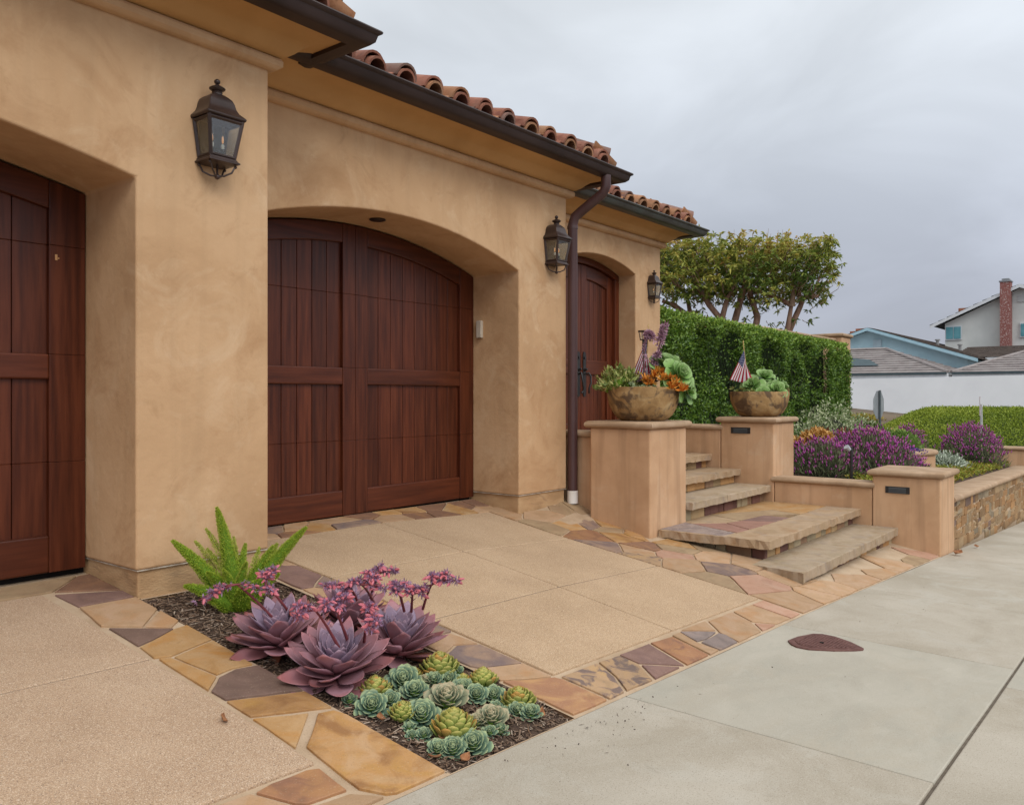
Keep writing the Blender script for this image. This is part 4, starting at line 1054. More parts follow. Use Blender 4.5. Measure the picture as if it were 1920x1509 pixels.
# succulent leaf: a thick cupped spoon along +x
def spoon(name, L, W, Tk, cup, curl, tip=.5, nseg=7, wide=.62, pe=(2.2, .62)):
    vs = []; fs = []; n = 8
    for i in range(nseg):
        t = i / nseg
        w = W * .5 * (.30 + .70 * math.sin(math.pi * min(1, t / wide) / 2) ** 1.2) if t < wide else W * .5 * max(0, 1 - ((t - wide) / (1 - wide)) ** pe[0]) ** pe[1]
        th = Tk * (.9 - .55 * t)
        x = L * t; zc = curl * L * (t ** 1.8)
        for k in range(n):
            a = 2 * math.pi * k / n
            yy = w * math.cos(a)
            vs.append((x, yy, zc + th * .5 * math.sin(a) + cup * (abs(yy) / (W * .5)) ** 2 * W * .5))
    vs.append((L, 0, curl * L + tip * .02 * L)); m = len(vs) - 1
    for i in range(nseg - 1):
        for k in range(n): fs.append((i * n + k, i * n + (k + 1) % n, (i + 1) * n + (k + 1) % n, (i + 1) * n + k))
    for k in range(n): fs.append(((nseg - 1) * n + k, (nseg - 1) * n + (k + 1) % n, m))
    fs.append(tuple(range(n - 1, -1, -1)))
    me = MB().add(vs, fs).mesh(name); smooth(me); return me
def with_mat(me, m):
    q = me.copy(); q.materials.clear(); q.materials.append(m); return q
ECH_IN = M('echeveria_lilac', [(.22, .125, .165), (.29, .20, .27), (.325, .245, .335), (.32, .205, .255)], alongx='X', rough=.5, rnd=.12, spec=.35)
ECH_MID = M('echeveria_mauve', [(.24, .09, .105), (.345, .168, .19), (.375, .21, .248), (.345, .135, .145)], alongx='X', rough=.48, rnd=.2, spec=.38)
ECH_OUT = M('echeveria_maroon', [(.18, .055, .05), (.29, .112, .115), (.335, .155, .17), (.28, .088, .082)], alongx='X', rough=.45, rnd=.2, spec=.4)
big = spoon('leaf', 1.0, .44, .045, .30, .19, .5, 10, .58, (1.65, .92))
mid_ = spoon('leaf', 1.0, .46, .05, .32, .16, .5, 10, .58, (1.65, .92))
small = spoon('leaf', 1.0, .46, .08, .30, .10, .5, 9, .56, (1.5, .95))
LEAFM = {'in': with_mat(small, ECH_IN), 'in2': with_mat(mid_, ECH_IN), 'mid': with_mat(mid_, ECH_MID), 'midb': with_mat(big, ECH_MID), 'out': with_mat(big, ECH_OUT), 'dead': with_mat(big, M('withered_leaf', [(.16, .05, .028), (.26, .085, .045), (.22, .10, .06)], alongx='X', rough=.6, rnd=.3))}
def rosette_leaf(root, me, az, el, r0, h0, s, roll=0, sw_=1.0):
    o = link('leaf', me, root)
    q = Matrix.Rotation(az, 4, 'Z') @ Matrix.Rotation(-el, 4, 'Y') @ Matrix.Rotation(roll, 4, 'X')
    o.matrix_local = Matrix.Translation((math.cos(az) * r0, math.sin(az) * r0, h0)) @ q @ Matrix.Diagonal((s, s * sw_, s, 1))
    return o
def purple_rosette(loc, Rr, label, tilt=(0, 0), nleaf=40, seed=1):
    rd_ = random.Random(seed)
    x, y = loc; loc = (x, y, soilz(x, y) + .022)
    t = thing('purple_echeveria', label, 'succulent', loc, 'purple rosette succulents in the bed')
    face = Vector((-x + tilt[1] * x * 2, -y - tilt[1] * y, 0)).normalized()
    t.rotation_euler = (Matrix.Rotation(tilt[0], 3, Vector((0, 0, 1)).cross(face)) @ Matrix.Rotation(rd_.uniform(0, 6), 3, 'Z')).to_euler()
    for i in range(nleaf):
        f = i / (nleaf - 1)                     # 0 outermost, 1 the heart
        az = i * 2.39996 + rd_.uniform(-.10, .10)
        el = R(-5 + 78 * f ** .88) + rd_.uniform(-.07, .07)
        L = Rr * (1.06 - .06 * f - .62 * max(0, f - .55) ** 1.0 / .45 * .75) * rd_.uniform(.9, 1.06)
        if i < 4: el = R(rd_.uniform(-14, -4)); L *= .8
        me = LEAFM['dead'] if i < 4 else LEAFM['out'] if f < .24 and rd_.random() < .8 else LEAFM['midb'] if f < .40 else LEAFM['mid'] if f < .62 else LEAFM['in2'] if f < .82 else LEAFM['in']
        rosette_leaf(t, me, az, el, Rr * .14 * (1 - f), Rr * (.0 + .30 * f), L, rd_.uniform(-.3, .3), rd_.uniform(.82, 1.15))
    MB().lathe([(Rr * .14, -.06), (Rr * .16, .04 * Rr), (Rr * .08, .25 * Rr)], (0, 0, 0), 10).build('stem', ECH_OUT, t, off=(0, 0, 0))
    return t
RC = purple_rosette((2.46, 2.965), .238, 'largest purple echeveria rosette, front and middle of the purple group', (R(20), 0), 62, 3)
RL = purple_rosette((2.46, 3.37), .235, 'purple echeveria rosette nearest the foxtail fern', (R(16), -.5), 54, 9)
RR = purple_rosette((2.90, 3.02), .235, 'upright purple echeveria rosette beside the yellow green dome of succulents', (R(10), .3), 52, 14)
RB = purple_rosette((2.90, 3.40), .24, 'purple echeveria rosette half hidden behind the flower stalks', (0, 0), 50, 22)
STALK = M('maroon_stalk', [(.16, .035, .04), (.24, .06, .07)], scale=20, rough=.5)
BRACT = M('grey_violet_bract', [(.15, .06, .11), (.27, .15, .25), (.38, .25, .36)], scale=60, rough=.55)
PINK = M('coral_pink_flower', [(.55, .13, .17), (.66, .21, .26), (.62, .15, .14)], scale=50, rough=.5, trans=.2)
def flower_stalk(root, base, top, heads, seed):
    rd_ = random.Random(seed); off = ORG[root.name]; inv = root.matrix_basis.copy()
    rm = (Matrix.Translation(root.location) @ root.rotation_euler.to_matrix().to_4x4()).inverted()
    b, t = Vector(base), Vector(top)
    m = b.lerp(t, .55) + Vector((0, 0, .02)) + (b - t) * .04
    def bz(u): return b * (1 - u) ** 2 + m * 2 * u * (1 - u) + t * u * u
    s = MB().tube([bz(u / 8) for u in range(9)], [.0075 - .003 * u / 8 for u in range(9)], 7)
    fl = []; brs = []
    for k in range(7):
        u = .25 + .65 * k / 7; p = bz(u); a = rd_.uniform(0, 6.28); d = Vector((math.cos(a), math.sin(a), .9)).normalized()
        brs.append((p, d, rd_.uniform(.022, .04)))
    for h in heads:
        h = Vector(h); q = t.lerp(h, .55) + Vector((0, 0, .022))
        def b2(u): return t * (1 - u) ** 2 + q * 2 * u * (1 - u) + h * u * u
        s.tube([b2(u / 6) for u in range(7)], [.0045 - .002 * u / 6 for u in range(7)], 6)
        nfl = rd_.randint(19, 25)
        for k in range(nfl):
            u = .35 + .65 * k / (nfl - 1); p = b2(u)
            a = rd_.uniform(0, 6.28); d = Vector((math.cos(a), math.sin(a), rd_.uniform(-.75, .35))).normalized()
            fl.append((p + d * rd_.uniform(.006, .020), d, rd_.uniform(.95, 1.5) * (1.15 if k > nfl - 4 else .95)))
    o = s.build('flower_stalk', STALK, root, sm=60, off=(0, 0, 0)); 
    for v in o.data.vertices: v.co = rm @ v.co
    P_, D_, L_ = [], [], []
    for (p, d, l) in brs: P_.append(p); D_.append(d); L_.append(l)
    fm = MB()
    for (p, d, s_) in fl:
        side = d.orthogonal().normalized(); up2 = d.cross(side)
        for k in range(7):                         # spidery bracts
            a = 2 * math.pi * k / 7 + rd_.uniform(-.3, .3); dd = (d * rd_.uniform(.15, .7) + side * math.cos(a) + up2 * math.sin(a)).normalized()
            P_.append(p); D_.append(dd); L_.append(rd_.uniform(.011, .021) * s_)
        if rd_.random() < .48: fm.tube([p, p + d * .010 * s_, p + d * .019 * s_, p + d * .026 * s_], [.003 * s_, .0058 * s_, .0046 * s_, .0012 * s_], 5)
    me = leaf_mesh('bract', np.array([list(rm @ v) for v in P_]), np.array([list(rm.to_3x3() @ v) for v in D_]), np.array(L_), np.array(L_) * .26, BRACT, None, .3)
    link('bract', me, o)['kind'] = 'stuff'
    f = fm.build('flower', PINK, o, sm=60, off=(0, 0, 0)); f['kind'] = 'stuff'
    for v in f.data.vertices: v.co = rm @ v.co
flower_stalk(RL, (2.44, 3.37, -.10), (2.235, 3.40, .125), [(2.15, 3.48, .09), (2.10, 3.50, .06), (2.31, 3.33, .10)], 1)
flower_stalk(RL, (2.50, 3.33, -.08), (2.325, 3.31, .12), [(2.345, 3.34, .175), (2.33, 3.27, .09), (2.36, 3.30, .185)], 2)
flower_stalk(RC, (2.42, 2.90, -.12), (2.245, 2.84, .09), [(2.18, 2.88, .12), (2.16, 2.86, .08), (2.30, 2.80, .125)], 3)
flower_stalk(RC, (2.47, 2.90, -.10), (2.31, 2.81, .11), [(2.255, 2.80, .11), (2.36, 2.79, .13), (2.33, 2.78, .085)], 4)
flower_stalk(RC, (2.55, 2.88, -.12), (2.44, 2.73, .06), [(2.43, 2.66, .03), (2.455, 2.73, .09), (2.41, 2.68, .0)], 5)
flower_stalk(RB, (2.86, 3.28, -.06), (2.64, 3.09, .085), [(2.56, 3.18, .09), (2.69, 3.04, .12), (2.60, 3.08, .07)], 6)
flower_stalk(RB, (2.93, 3.26, -.05), (2.76, 3.02, .13), [(2.70, 3.03, .15), (2.77, 3.02, .172), (2.825, 2.96, .15)], 7)
flower_stalk(RB, (2.90, 3.20, -.06), (2.66, 3.02, .10), [(2.62, 3.05, .12), (2.71, 2.98, .135), (2.73, 2.94, .08)], 11)
flower_stalk(RR, (2.88, 2.96, -.06), (2.78, 2.90, .07), [(2.78, 2.92, .10), (2.815, 2.88, .10), (2.75, 2.89, .07)], 8)
flower_stalk(RR, (2.97, 2.92, -.06), (2.865, 2.76, .10), [(2.86, 2.75, .15), (2.91, 2.70, .16), (2.82, 2.80, .065), (2.93, 2.665, .125)], 9)
flower_stalk(RR, (2.90, 2.93, -.06), (2.80, 2.82, .06), [(2.79, 2.83, .075), (2.83, 2.80, .09)], 10)

# small green rosettes
GRN = M('rosette_blue_green', [(.035, .075, .05), (.065, .135, .095), (.115, .20, .145), (.165, .25, .165), (.38, .42, .20)], alongx='X', rough=.5, rnd=.14, spec=.3)
YEL = M('rosette_yellow_green', [(.07, .11, .02), (.16, .22, .04), (.24, .30, .065), (.31, .34, .085), (.42, .34, .09)], alongx='X', rough=.5, rnd=.2, spec=.3)
ORA = M('rosette_amber_leaf', [(.16, .17, .035), (.30, .25, .05), (.42, .27, .07), (.48, .25, .06)], alongx='X', rough=.5, rnd=.2, spec=.3)
PAL = M('rosette_pale', [(.07, .10, .065), (.14, .18, .12), (.20, .24, .16), (.27, .29, .18), (.46, .36, .22)], alongx='X', rough=.5, rnd=.12, spec=.3)
gs = spoon('leaf', 1.0, .70, .17, .22, .22, .8, 6, .66)
GL = {k: with_mat(gs, m) for k, m in (('g', GRN), ('y', YEL), ('o', ORA), ('p', PAL))}
ROS = [(2.369,2.768,0.028,'g'),(2.450,2.805,0.026,'g'),(2.503,2.755,0.063,'y'),(2.389,2.650,0.052,'g'),(2.496,2.652,0.035,'g'),(2.668,2.748,0.060,'g'),(2.803,2.812,0.034,'y'),(2.637,2.646,0.047,'g'),(2.787,2.727,0.033,'p'),(2.815,2.700,0.038,'g'),(2.882,2.667,0.042,'g'),(2.914,2.752,0.080,'y'),(3.004,2.720,0.027,'g'),(2.939,2.623,0.037,'y'),(2.852,2.550,0.042,'g'),(2.856,2.470,0.040,'g'),(2.935,2.435,0.041,'g'),(3.008,2.560,0.062,'y'),(2.661,2.470,0.071,'p'),(2.639,2.440,0.020,'p'),(2.873,2.369,0.026,'g'),(2.877,2.316,0.024,'g'),(2.905,2.271,0.038,'g'),(2.916,2.207,0.037,'g'),(2.976,2.323,0.068,'y'),(2.442,2.519,0.052,'y'),(2.489,2.455,0.057,'g'),(2.403,2.440,0.022,'g'),(2.377,2.399,0.021,'g'),(2.412,2.365,0.026,'g'),(2.504,2.288,0.080,'y'),(2.365,2.243,0.034,'g'),(2.405,2.202,0.042,'g'),(2.493,2.173,0.052,'g'),(2.653,2.294,0.036,'p'),(2.717,2.265,0.058,'p'),(2.649,2.219,0.025,'g'),(2.704,2.204,0.028,'g')]
GLAB = ['blue green rosette at the far left end of the small succulents', 'blue green rosette squeezed against the left side of the leftmost yellow dome', 'leftmost yellow green dome of the small succulents', 'large blue green rosette in front of the leftmost yellow dome', 'blue green rosette at the right foot of the leftmost yellow dome', 'large blue green rosette at the back left beside the purple rosettes', 'small yellow green dome tucked behind the large back left rosette', 'blue green rosette just in front of the large back left rosette', 'pale rosette between two blue green rosettes of the back row', 'blue green rosette below and left of the rearmost yellow dome', 'blue green rosette directly below the rearmost yellow dome', 'rearmost yellow green dome beside the upright purple echeveria', 'tiny blue green rosette at the right foot of the rearmost yellow dome', 'small yellow green dome between the rearmost dome and the amber tipped dome', 'blue green rosette just right of the largest pale rosette', 'left one of two blue green rosettes below the amber tipped dome', 'right one of two blue green rosettes below the amber tipped dome', 'amber tipped yellow dome at the right rear edge of the bed', 'largest pale grey green rosette at the centre of the small succulents', 'tiny pale rosette at the foot of the largest pale rosette', 'small blue green rosette just left of the trio under the rightmost dome', 'left rosette of the trio under the rightmost yellow dome', 'middle rosette of the trio under the rightmost yellow dome', 'right rosette of the trio under the rightmost yellow dome', 'rightmost yellow green dome next to the red brown flagstone', 'yellow green dome leaning on the large rosette of the left middle', 'large blue green rosette in the left middle of the small succulents', 'uppermost of three tiny rosettes at the left front of the bed', 'lower left of three tiny rosettes at the left front of the bed', 'lower right of three tiny rosettes at the left front of the bed', 'frontmost and widest yellow green dome of the small succulents', 'left rosette of the front row before the widest yellow dome', 'middle rosette of the front row before the widest yellow dome', 'largest rosette at the right of the front row before the widest dome', 'pale rosette squeezed between the widest dome and the peach edged rosette', 'peach edged pale rosette to the right of the widest yellow dome', 'left of two small rosettes below the peach edged pale rosette', 'right of two small rosettes below the peach edged pale rosette']
for i, (x, y, r0, k) in enumerate(ROS):
    rd_ = random.Random(100 + i)
    r0 *= 1.52 if k != 'y' else 1.36
    z = soilz(x, y); hh = r0 * (.42 if k != 'y' else .12)
    face = Vector((-x, -y, .0)).normalized()            # offsets lean out of the clump, towards the sidewalk
    lean = R(34 if k == 'g' else 20 if k == 'p' else -6) + rd_.uniform(-.15, .15)
    axis = Vector((0, 0, 1)).cross(face)
    q = Matrix.Rotation(lean, 3, axis) @ Matrix.Rotation(rd_.uniform(0, 6), 3, 'Z')
    t = thing('green_echeveria', GLAB[i], 'succulent', (x, y, z + hh), 'green rosette succulents in the bed')
    t.rotation_euler = q.to_euler()
    nl = (46 if r0 > .05 else 34) if k != 'y' else 60
    for j in range(nl):
        f = j / (nl - 1); az = j * 2.39996 + rd_.uniform(-.08, .08)
        if k == 'y':
            el = R(34 + 48 * f) + rd_.uniform(-.07, .07); L = r0 * (.60 - .12 * f); r1 = r0 * .56 * math.cos(f * 1.45); h1 = r0 * (-.05 + .62 * f)
            mm = 'o' if rd_.random() < .14 else 'y'
        else:
            el = R(2 + 78 * f ** .9) + rd_.uniform(-.06, .06); L = r0 * (.80 - .44 * f) * rd_.uniform(.94, 1.05); r1 = r0 * .30 * (1 - f) ; h1 = r0 * (-.22 + .50 * f)
            mm = k
        rosette_leaf(t, GL[mm], az, el, r1, h1, L, rd_.uniform(-.12, .12), rd_.uniform(.98, 1.16))
    MB().lathe([(r0 * .3, -hh - .02), (r0 * .35, r0 * .05), (r0 * .2, r0 * .3)], (0, 0, 0), 8).build('stem', FERNC, t, off=(0, 0, 0))

# dry leaves
DRY = M('dry_leaf', [(.20, .075, .03), (.32, .14, .06), (.40, .22, .12)], scale=40, rough=.8)
def dry_leaf(loc, L, rz, label, tip=.3, curl=.5):
    vs = []; n = 6
    for i in range(n + 1):
        t = i / n; w = .34 * math.sin(math.pi * min(1, t * 1.02) ** .8) + .01
        z = curl * (t - .5) ** 2
        for s in (-1, 0, 1): vs.append((L * t, L * w * s, L * (z + (abs(s) * .16))))
    fs = [(i * 3 + k, i * 3 + 3 + k, i * 3 + 4 + k, i * 3 + 1 + k) for i in range(n) for k in (0, 1)]
    m2 = MB().add(vs, fs); me = m2.mesh('dry_leaf', fix=False); me.materials.append(DRY); smooth(me)
    o = link('dry_leaf', me); o.location = loc; o.rotation_euler = (tip, -.15, rz)
    sol = o.modifiers.new('t', 'SOLIDIFY'); sol.thickness = .001
    tag(o, label, 'leaf'); return o
dry_leaf((1.815, 2.85, G(1.82, 2.85) + .014), .055, 1.2, 'curled brown leaf lying alone on the left driveway pad', .9)
dry_leaf((2.93, 2.175, soilz(2.93, 2.17) + .016), .065, .4, 'brown leaf on the mulch beside the right end of the rosettes')
dry_leaf((2.365, 2.12, soilz(2.36, 2.12) + .014), .055, .2, 'orange brown leaf at the near corner of the planting bed')
dry_leaf((2.335, 2.20, soilz(2.33, 2.2) + .012), .05, 2.5, 'rust coloured leaf below the front cluster of rosettes')
dry_leaf((2.36, 2.56, soilz(2.36, 2.56) + .012), .055, 1.0, 'red brown leaf beside the edge of the orange flagstone')
dry_leaf((2.44, 2.31, soilz(2.44, 2.31) + .02), .05, -1.0, 'amber leaf tucked under the yellow green dome of rosettes', 1.0)
dry_leaf((10.02, 1.83, zedge(10.0) + .01), .13, -.3, 'reddish leaf on the sidewalk at the foot of the corner pillar', .1, .2)
dry_leaf((11.0, 1.78, zedge(11.0) + .01), .08, .4, 'dark dry leaf on the sidewalk below the stone wall', .1, .2)
n = 140
DEB = M('dark_debris', [(.03, .022, .018), (.08, .055, .04)], attr='rnd', rough=1)
xx = np.concatenate([rng.normal(3.1, .35, 90), rng.uniform(1.0, 8.5, 50)]); yy = np.concatenate([2.0 - rng.exponential(.10, 90), rng.uniform(.3, 2.0, 50)])
P = np.array([(a, b, G(a, b) + .004) for a, b in zip(xx, yy)])
dd = rng.normal(size=(n, 3)); dd[:, 2] *= .15
o = link('leaf_litter', leaf_mesh('leaf_litter', P, dd, rng.gamma(2, .0045, n), rng.gamma(2, .0022, n), DEB, None, .3))
tag(o, 'specks of bark and leaf litter scattered over the sidewalk', 'litter', None, 'stuff')
# ------------------------------------------------------------------ bowls on the pillars
CLAY = M('mottled_clay_bowl', [(.22, .125, .05), (.32, .195, .08), (.42, .275, .125)], scale=5, rough=.72, bump=.5, bscale=22, detail=8, dist=1.2, bdist=.01,
         patch=[((.10, .062, .036), 4.5, .49, .57, .9), ((.46, .34, .18), 7, .56, .72, .6), ((.12, .08, .055), 14, .58, .66, .7)])
def bowl(c, Rr, h, label):
    t = thing('clay_bowl', label, 'planter', c, 'clay bowls on the pillars')
    prof = [(.56, 0), (.66, .04), (.80, .18), (.91, .40), (.975, .66), (1.0, .9), (.995, 1.0)]
    inn = [(.955, 1.0), (.95, .9), (.90, .82)]
    n = 48; vs = []; fs = []
    P_ = [(r * Rr, z * h) for r, z in prof + inn]
    for (r, z) in P_:
        for k in range(n):
            a = 2 * math.pi * k / n
            fac = 1 - .032 * abs(math.sin(a * 5 + .4 * nz(z * 9, 0, 3))) ** 10 * (1 if z > .02 else 0) + .012 * nz(math.cos(a) * 2, math.sin(a) * 2, z * 4)
            vs.append((r * fac * math.cos(a), r * fac * math.sin(a), z + (.006 * nz(math.cos(a) * 3, math.sin(a) * 3, 5) if z > h * .95 else 0)))
    for i in range(len(P_) - 1):
        for k in range(n): fs.append((i * n + k, i * n + (k + 1) % n, (i + 1) * n + (k + 1) % n, (i + 1) * n + k))
    fs.append(tuple(range(n - 1, -1, -1)))
    MB().add(vs, fs).build('bowl_body', CLAY, t, sm=50, off=(0, 0, 0))
    MB().lathe([(.01, .8 * h), (.93 * Rr, .80 * h), (.93 * Rr, .79 * h)], (0, 0, 0), 24).build('potting_soil', SOIL, t, off=(0, 0, 0))
    return t
B1 = (7.335, 4.14, .752); B2 = (10.155, 4.07, .738)
bowl(B1, .365, .335, 'mottled brown clay bowl on the left pillar filled with mixed succulents')
bowl(B2, .362, .315, 'brown clay bowl on the middle pillar filled with one green succulent mound')
rtv = Vector((.621, -.784, 0)); fwv = Vector((.784, .621, 0))
def rel(c, a, d, z): return Vector(c) + rtv * a + fwv * d + Vector((0, 0, z))
def dome_pts(n, rx, ry, h, shell=.55):
    v = rng.normal(size=(n, 3)); v[:, 2] = np.abs(v[:, 2]); v = unit(v)
    r = (shell + (1 - shell) * rng.random(n) ** .5)[:, None]
    return v * r * np.array([rx, ry, h]), v
JADE = M('jade_leaves', [(.10, .15, .03), (.20, .25, .055), (.32, .34, .10), (.42, .37, .15)], attr='rnd', rough=.45)
def bush(name, label, cat, loc, rx, ry, h, n, L, W, mat, up=.5, shell=.5, group=None, jit=.5, droop=0., core=None, fold=.25):
    t = thing(name, label, cat, loc, group)
    P_, v = dome_pts(n, rx, ry, h, shell)
    P_ = P_ * (1 + .10 * np.array([nz(a, b, c, 2.2 / max(rx, .1)) for a, b, c in v])[:, None])
    D = v * (1 - up) + np.array([0, 0, up]) + rng.normal(size=(n, 3)) * jit
    me = leaf_mesh('foliage', P_, D, rng.uniform(L * .7, L * 1.25, n), rng.uniform(W * .75, W * 1.2, n), mat, None, fold, droop=droop)
    o = link('foliage', me, t); o['kind'] = 'stuff'
    if core is not None:
        MB().lathe([(rx * .6, -.02), (rx * .66, h * .25), (rx * .5, h * .5), (rx * .15, h * .62)], (0, 0, 0), 12, squash=ry / rx).build('twigs', core, t, off=(0, 0, 0))
    return t
bush('jade_plant', 'leafy yellow green succulent bush at the left of the fuller bowl', 'succulent', rel(B1, -.24, 0, .30), .23, .22, .24, 900, .055, .024, JADE, .45, .3, jit=.45, core=FERNC, fold=.3)
bush('jade_plant', 'tuft of yellow flowers between the leafy bush and the flag', 'succulent', rel(B1, -.045, .02, .36), .05, .05, .12, 90, .035, .018, M('yellow_flower', [(.45, .33, .02), (.62, .46, .03)], attr='rnd', rough=.6), .5, .3)
AEO = M('aeonium_green', [(.075, .17, .03), (.14, .29, .058), (.215, .375, .10), (.31, .43, .18)], alongx='X', rough=.5, rnd=.16, trans=.12)
aeo = with_mat(spoon('leaf', 1.0, .80, .035, .20, .10, .4, 7, .72), AEO)
def aeonium(name, label, loc, Rr, tilt, nl, seed, el0=-12, el1=78):
    rd_ = random.Random(seed); t = thing(name, label, 'succulent', loc, 'green aeonium rosettes in the bowls')
    ax = Vector((0, 0, 1)).cross(tilt); ang = math.acos(max(-1, min(1, tilt.normalized().z)))
    t.rotation_euler = (Matrix.Rotation(ang, 3, ax if ax.length > 1e-4 else Vector((1, 0, 0))) @ Matrix.Rotation(rd_.uniform(0, 6), 3, 'Z')).to_euler()
    for j in range(nl):
        f = j / (nl - 1); az = j * 2.39996 + rd_.uniform(-.15, .15)
        rosette_leaf(t, aeo, az, R(el0 + (el1 - el0) * f) + rd_.uniform(-.1, .1), Rr * .1 * (1 - f), Rr * .22 * f, Rr * (1.02 - .62 * f) * rd_.uniform(.92, 1.08), rd_.uniform(-.25, .25))
    return t
back = -fwv
aeonium('aeonium', 'large upright green aeonium rosette leaning out of the fuller bowl on its right', rel(B1, .31, -.12, .43), .20, back * .8 + rtv * .5 + Vector((0, 0, .5)), 26, 1)
aeonium('aeonium', 'tall green aeonium rosette at the back right of the fuller bowl', rel(B1, .23, .05, .52), .22, back * .35 + Vector((0, 0, .9)) + rtv * .1, 24, 2)
aeonium('aeonium', 'green aeonium rosette drooping over the right rim of the fuller bowl', rel(B1, .40, -.1, .29), .15, back * .6 + rtv * .9 + Vector((0, 0, .1)), 18, 3)
for i, (a, d, z, rr, tl, lb) in enumerate([(.06, .0, .47, .17, back * .6 + Vector((0, 0, .8)), 'topmost green aeonium rosette in the bowl on the middle pillar'), (.13, -.22, .32, .15, back * .9 + Vector((0, 0, .45)), 'front facing green aeonium rosette in the bowl on the middle pillar'),
        (-.13, -.14, .37, .16, back * .6 - rtv * .5 + Vector((0, 0, .6)), 'left green aeonium rosette beside the flag stick'), (.25, -.04, .36, .15, rtv * .8 + back * .3 + Vector((0, 0, .5)), 'right green aeonium rosette in the bowl on the middle pillar'), (-.03, -.25, .27, .12, back + Vector((0, 0, .15)), 'lowest green aeonium rosette at the rim of the middle pillar bowl')]):
    aeonium('aeonium', lb, rel(B2, a, d, z), rr, tl, 22, 10 + i)
ORG_ = M('orange_succulent', [(.42, .10, .01), (.62, .19, .02), (.66, .30, .05), (.40, .22, .04)], attr='rnd', rough=.5)
def spiky(name, label, loc, heads, L, W, mat, nl=22, seed=4, group=None):
    t = thing(name, label, 'succulent', loc, group)
    P_, D_, L_ = [], [], []
    rd_ = random.Random(seed)
    for h in heads:
        h = Vector(h)
        for k in range(nl):
            a = k * 2.4; el = rd_.uniform(.1, 1.4); d = Vector((math.cos(a) * math.cos(el), math.sin(a) * math.cos(el), math.sin(el) * .9)) + (h.normalized() * .3 if h.length > .02 else Vector((0, 0, .1)))
            P_.append(list(h)); D_.append(list(d)); L_.append(L * rd_.uniform(.7, 1.15))
    o = link('foliage', leaf_mesh('foliage', np.array(P_), np.array(D_), np.array(L_), np.array(L_) * W / L, mat, None, .3), t); o['kind'] = 'stuff'
    return t
hs = [tuple(rtv * a + back * d + Vector((0, 0, z))) for a, d, z in ((-.12, .1, .04), (-.05, .12, .08), (.0, .05, .12), (.03, .15, .05), (.09, .12, .06), (.13, .18, .0), (.17, .1, .02), (.20, .2, -.05), (.10, .2, -.03), (-.09, .16, 0), (.04, .02, .1), (.23, .16, -.04))]
spiky('orange_succulent', 'bright orange spiky succulent spilling over the front of the fuller bowl', rel(B1, .12, -.1, .345), hs, .09, .022, ORG_, 26)
PURS = M('dusky_purple_leaves', [(.10, .055, .06), (.17, .10, .115), (.22, .15, .16), (.16, .17, .10)], attr='rnd', rough=.5)
hs2 = [tuple(rtv * a + back * d + Vector((0, 0, z))) for a, d, z in ((-.03, .05, .05), (.05, .08, .03), (.0, .0, .08), (.09, .02, .05), (-.08, .0, .04))]
spiky('purple_succulent', 'dusky purple succulent at the middle of the fuller bowl', rel(B1, .0, -.06, .33), hs2, .075, .028, PURS, 20, 6)
MINT = M('mint_leaves', [(.20, .27, .14), (.33, .40, .22), (.42, .46, .26)], attr='rnd', rough=.5)
hs3 = [tuple(rtv * a + back * d + Vector((0, 0, z))) for a, d, z in ((-.12, .24, .0), (-.06, .28, 0), (0, .29, 0), (.06, .28, 0), (-.03, .22, .02), (.04, .22, .02), (-.15, .2, .03))]
spiky('pale_sedum', 'pale mint sedum along the front rim of the fuller bowl', rel(B1, .0, -.02, .325), hs3, .035, .022, MINT, 24, 8)
hs4 = [tuple(rtv * a + back * d + Vector((0, 0, z))) for a, d, z in ((-.30, .08, .0), (-.25, .16, .02), (-.20, .2, 0), (-.34, .0, .03), (-.16, .25, .0))]
spiky('trailing_sedum', 'olive trailing sedum on the left rim of the middle pillar bowl', rel(B2, .0, 0, .31), hs4, .055, .014, JADE, 22, 9)
hs5 = [tuple(rtv * a + back * d + Vector((0, 0, z))) for a, d, z in ((.32, .05, .02), (.30, .13, .0), (.28, -.02, .05))]
spiky('peach_sedum', 'peach and green sedum on the right rim of the middle pillar bowl', rel(B2, .0, 0, .31), hs5, .05, .018, M('peach_leaves', [(.24, .27, .08), (.42, .24, .12), (.5, .28, .16)], attr='rnd', rough=.5), 20, 10)
# tall flower stalks in the fuller bowl
SPK = M('dusky_pink_buds', [(.26, .14, .20), (.42, .25, .33), (.55, .31, .38)], attr='rnd', rough=.6)
def tall_stalk(label, b, m, e, dense, seed):
    t = thing('flower_stalk', label, 'flower', b, 'dusky pink flower stalks in the fuller bowl')
    b, m, e = Vector(b), Vector(m), Vector(e)
    bz = lambda u: b * (1 - u) ** 2 + m * 2 * u * (1 - u) + e * u * u - b
    MB().tube([bz(k / 10) for k in range(11)], [.011 - .005 * k / 10 for k in range(11)], 6).build('stalk', M('brown_violet_stalk', [(.10, .055, .055), (.15, .085, .085)], rough=.6), t, off=(0, 0, 0), sm=60)
    k = 560; u = np.where(rng.random(k) < dense, rng.uniform(.66, 1, k), rng.uniform(.1, 1, k))
    Pn = np.array([list(bz(q)) for q in u]); D = rng.normal(size=(k, 3)); D[:, 2] += .4; D = unit(D)
    Pn = Pn + D * (.022 * (u > .6))[:, None]
    o = link('buds', leaf_mesh('buds', Pn, D, rng.uniform(.018, .042, k), rng.uniform(.010, .017, k), SPK, None, .3), t); o['kind'] = 'stuff'
tall_stalk('drooping dusky pink flower stalk in front of the flag in the fuller bowl', rel(B1, .0, -.08, .38), rel(B1, -.03, -.06, 1.02), rel(B1, .10, -.05, .80), .6, 1)
tall_stalk('tallest straight pink flower stalk in the fuller bowl', rel(B1, .12, .03, .40), rel(B1, .14, .03, .7), rel(B1, .23, .06, .96), .75, 2)
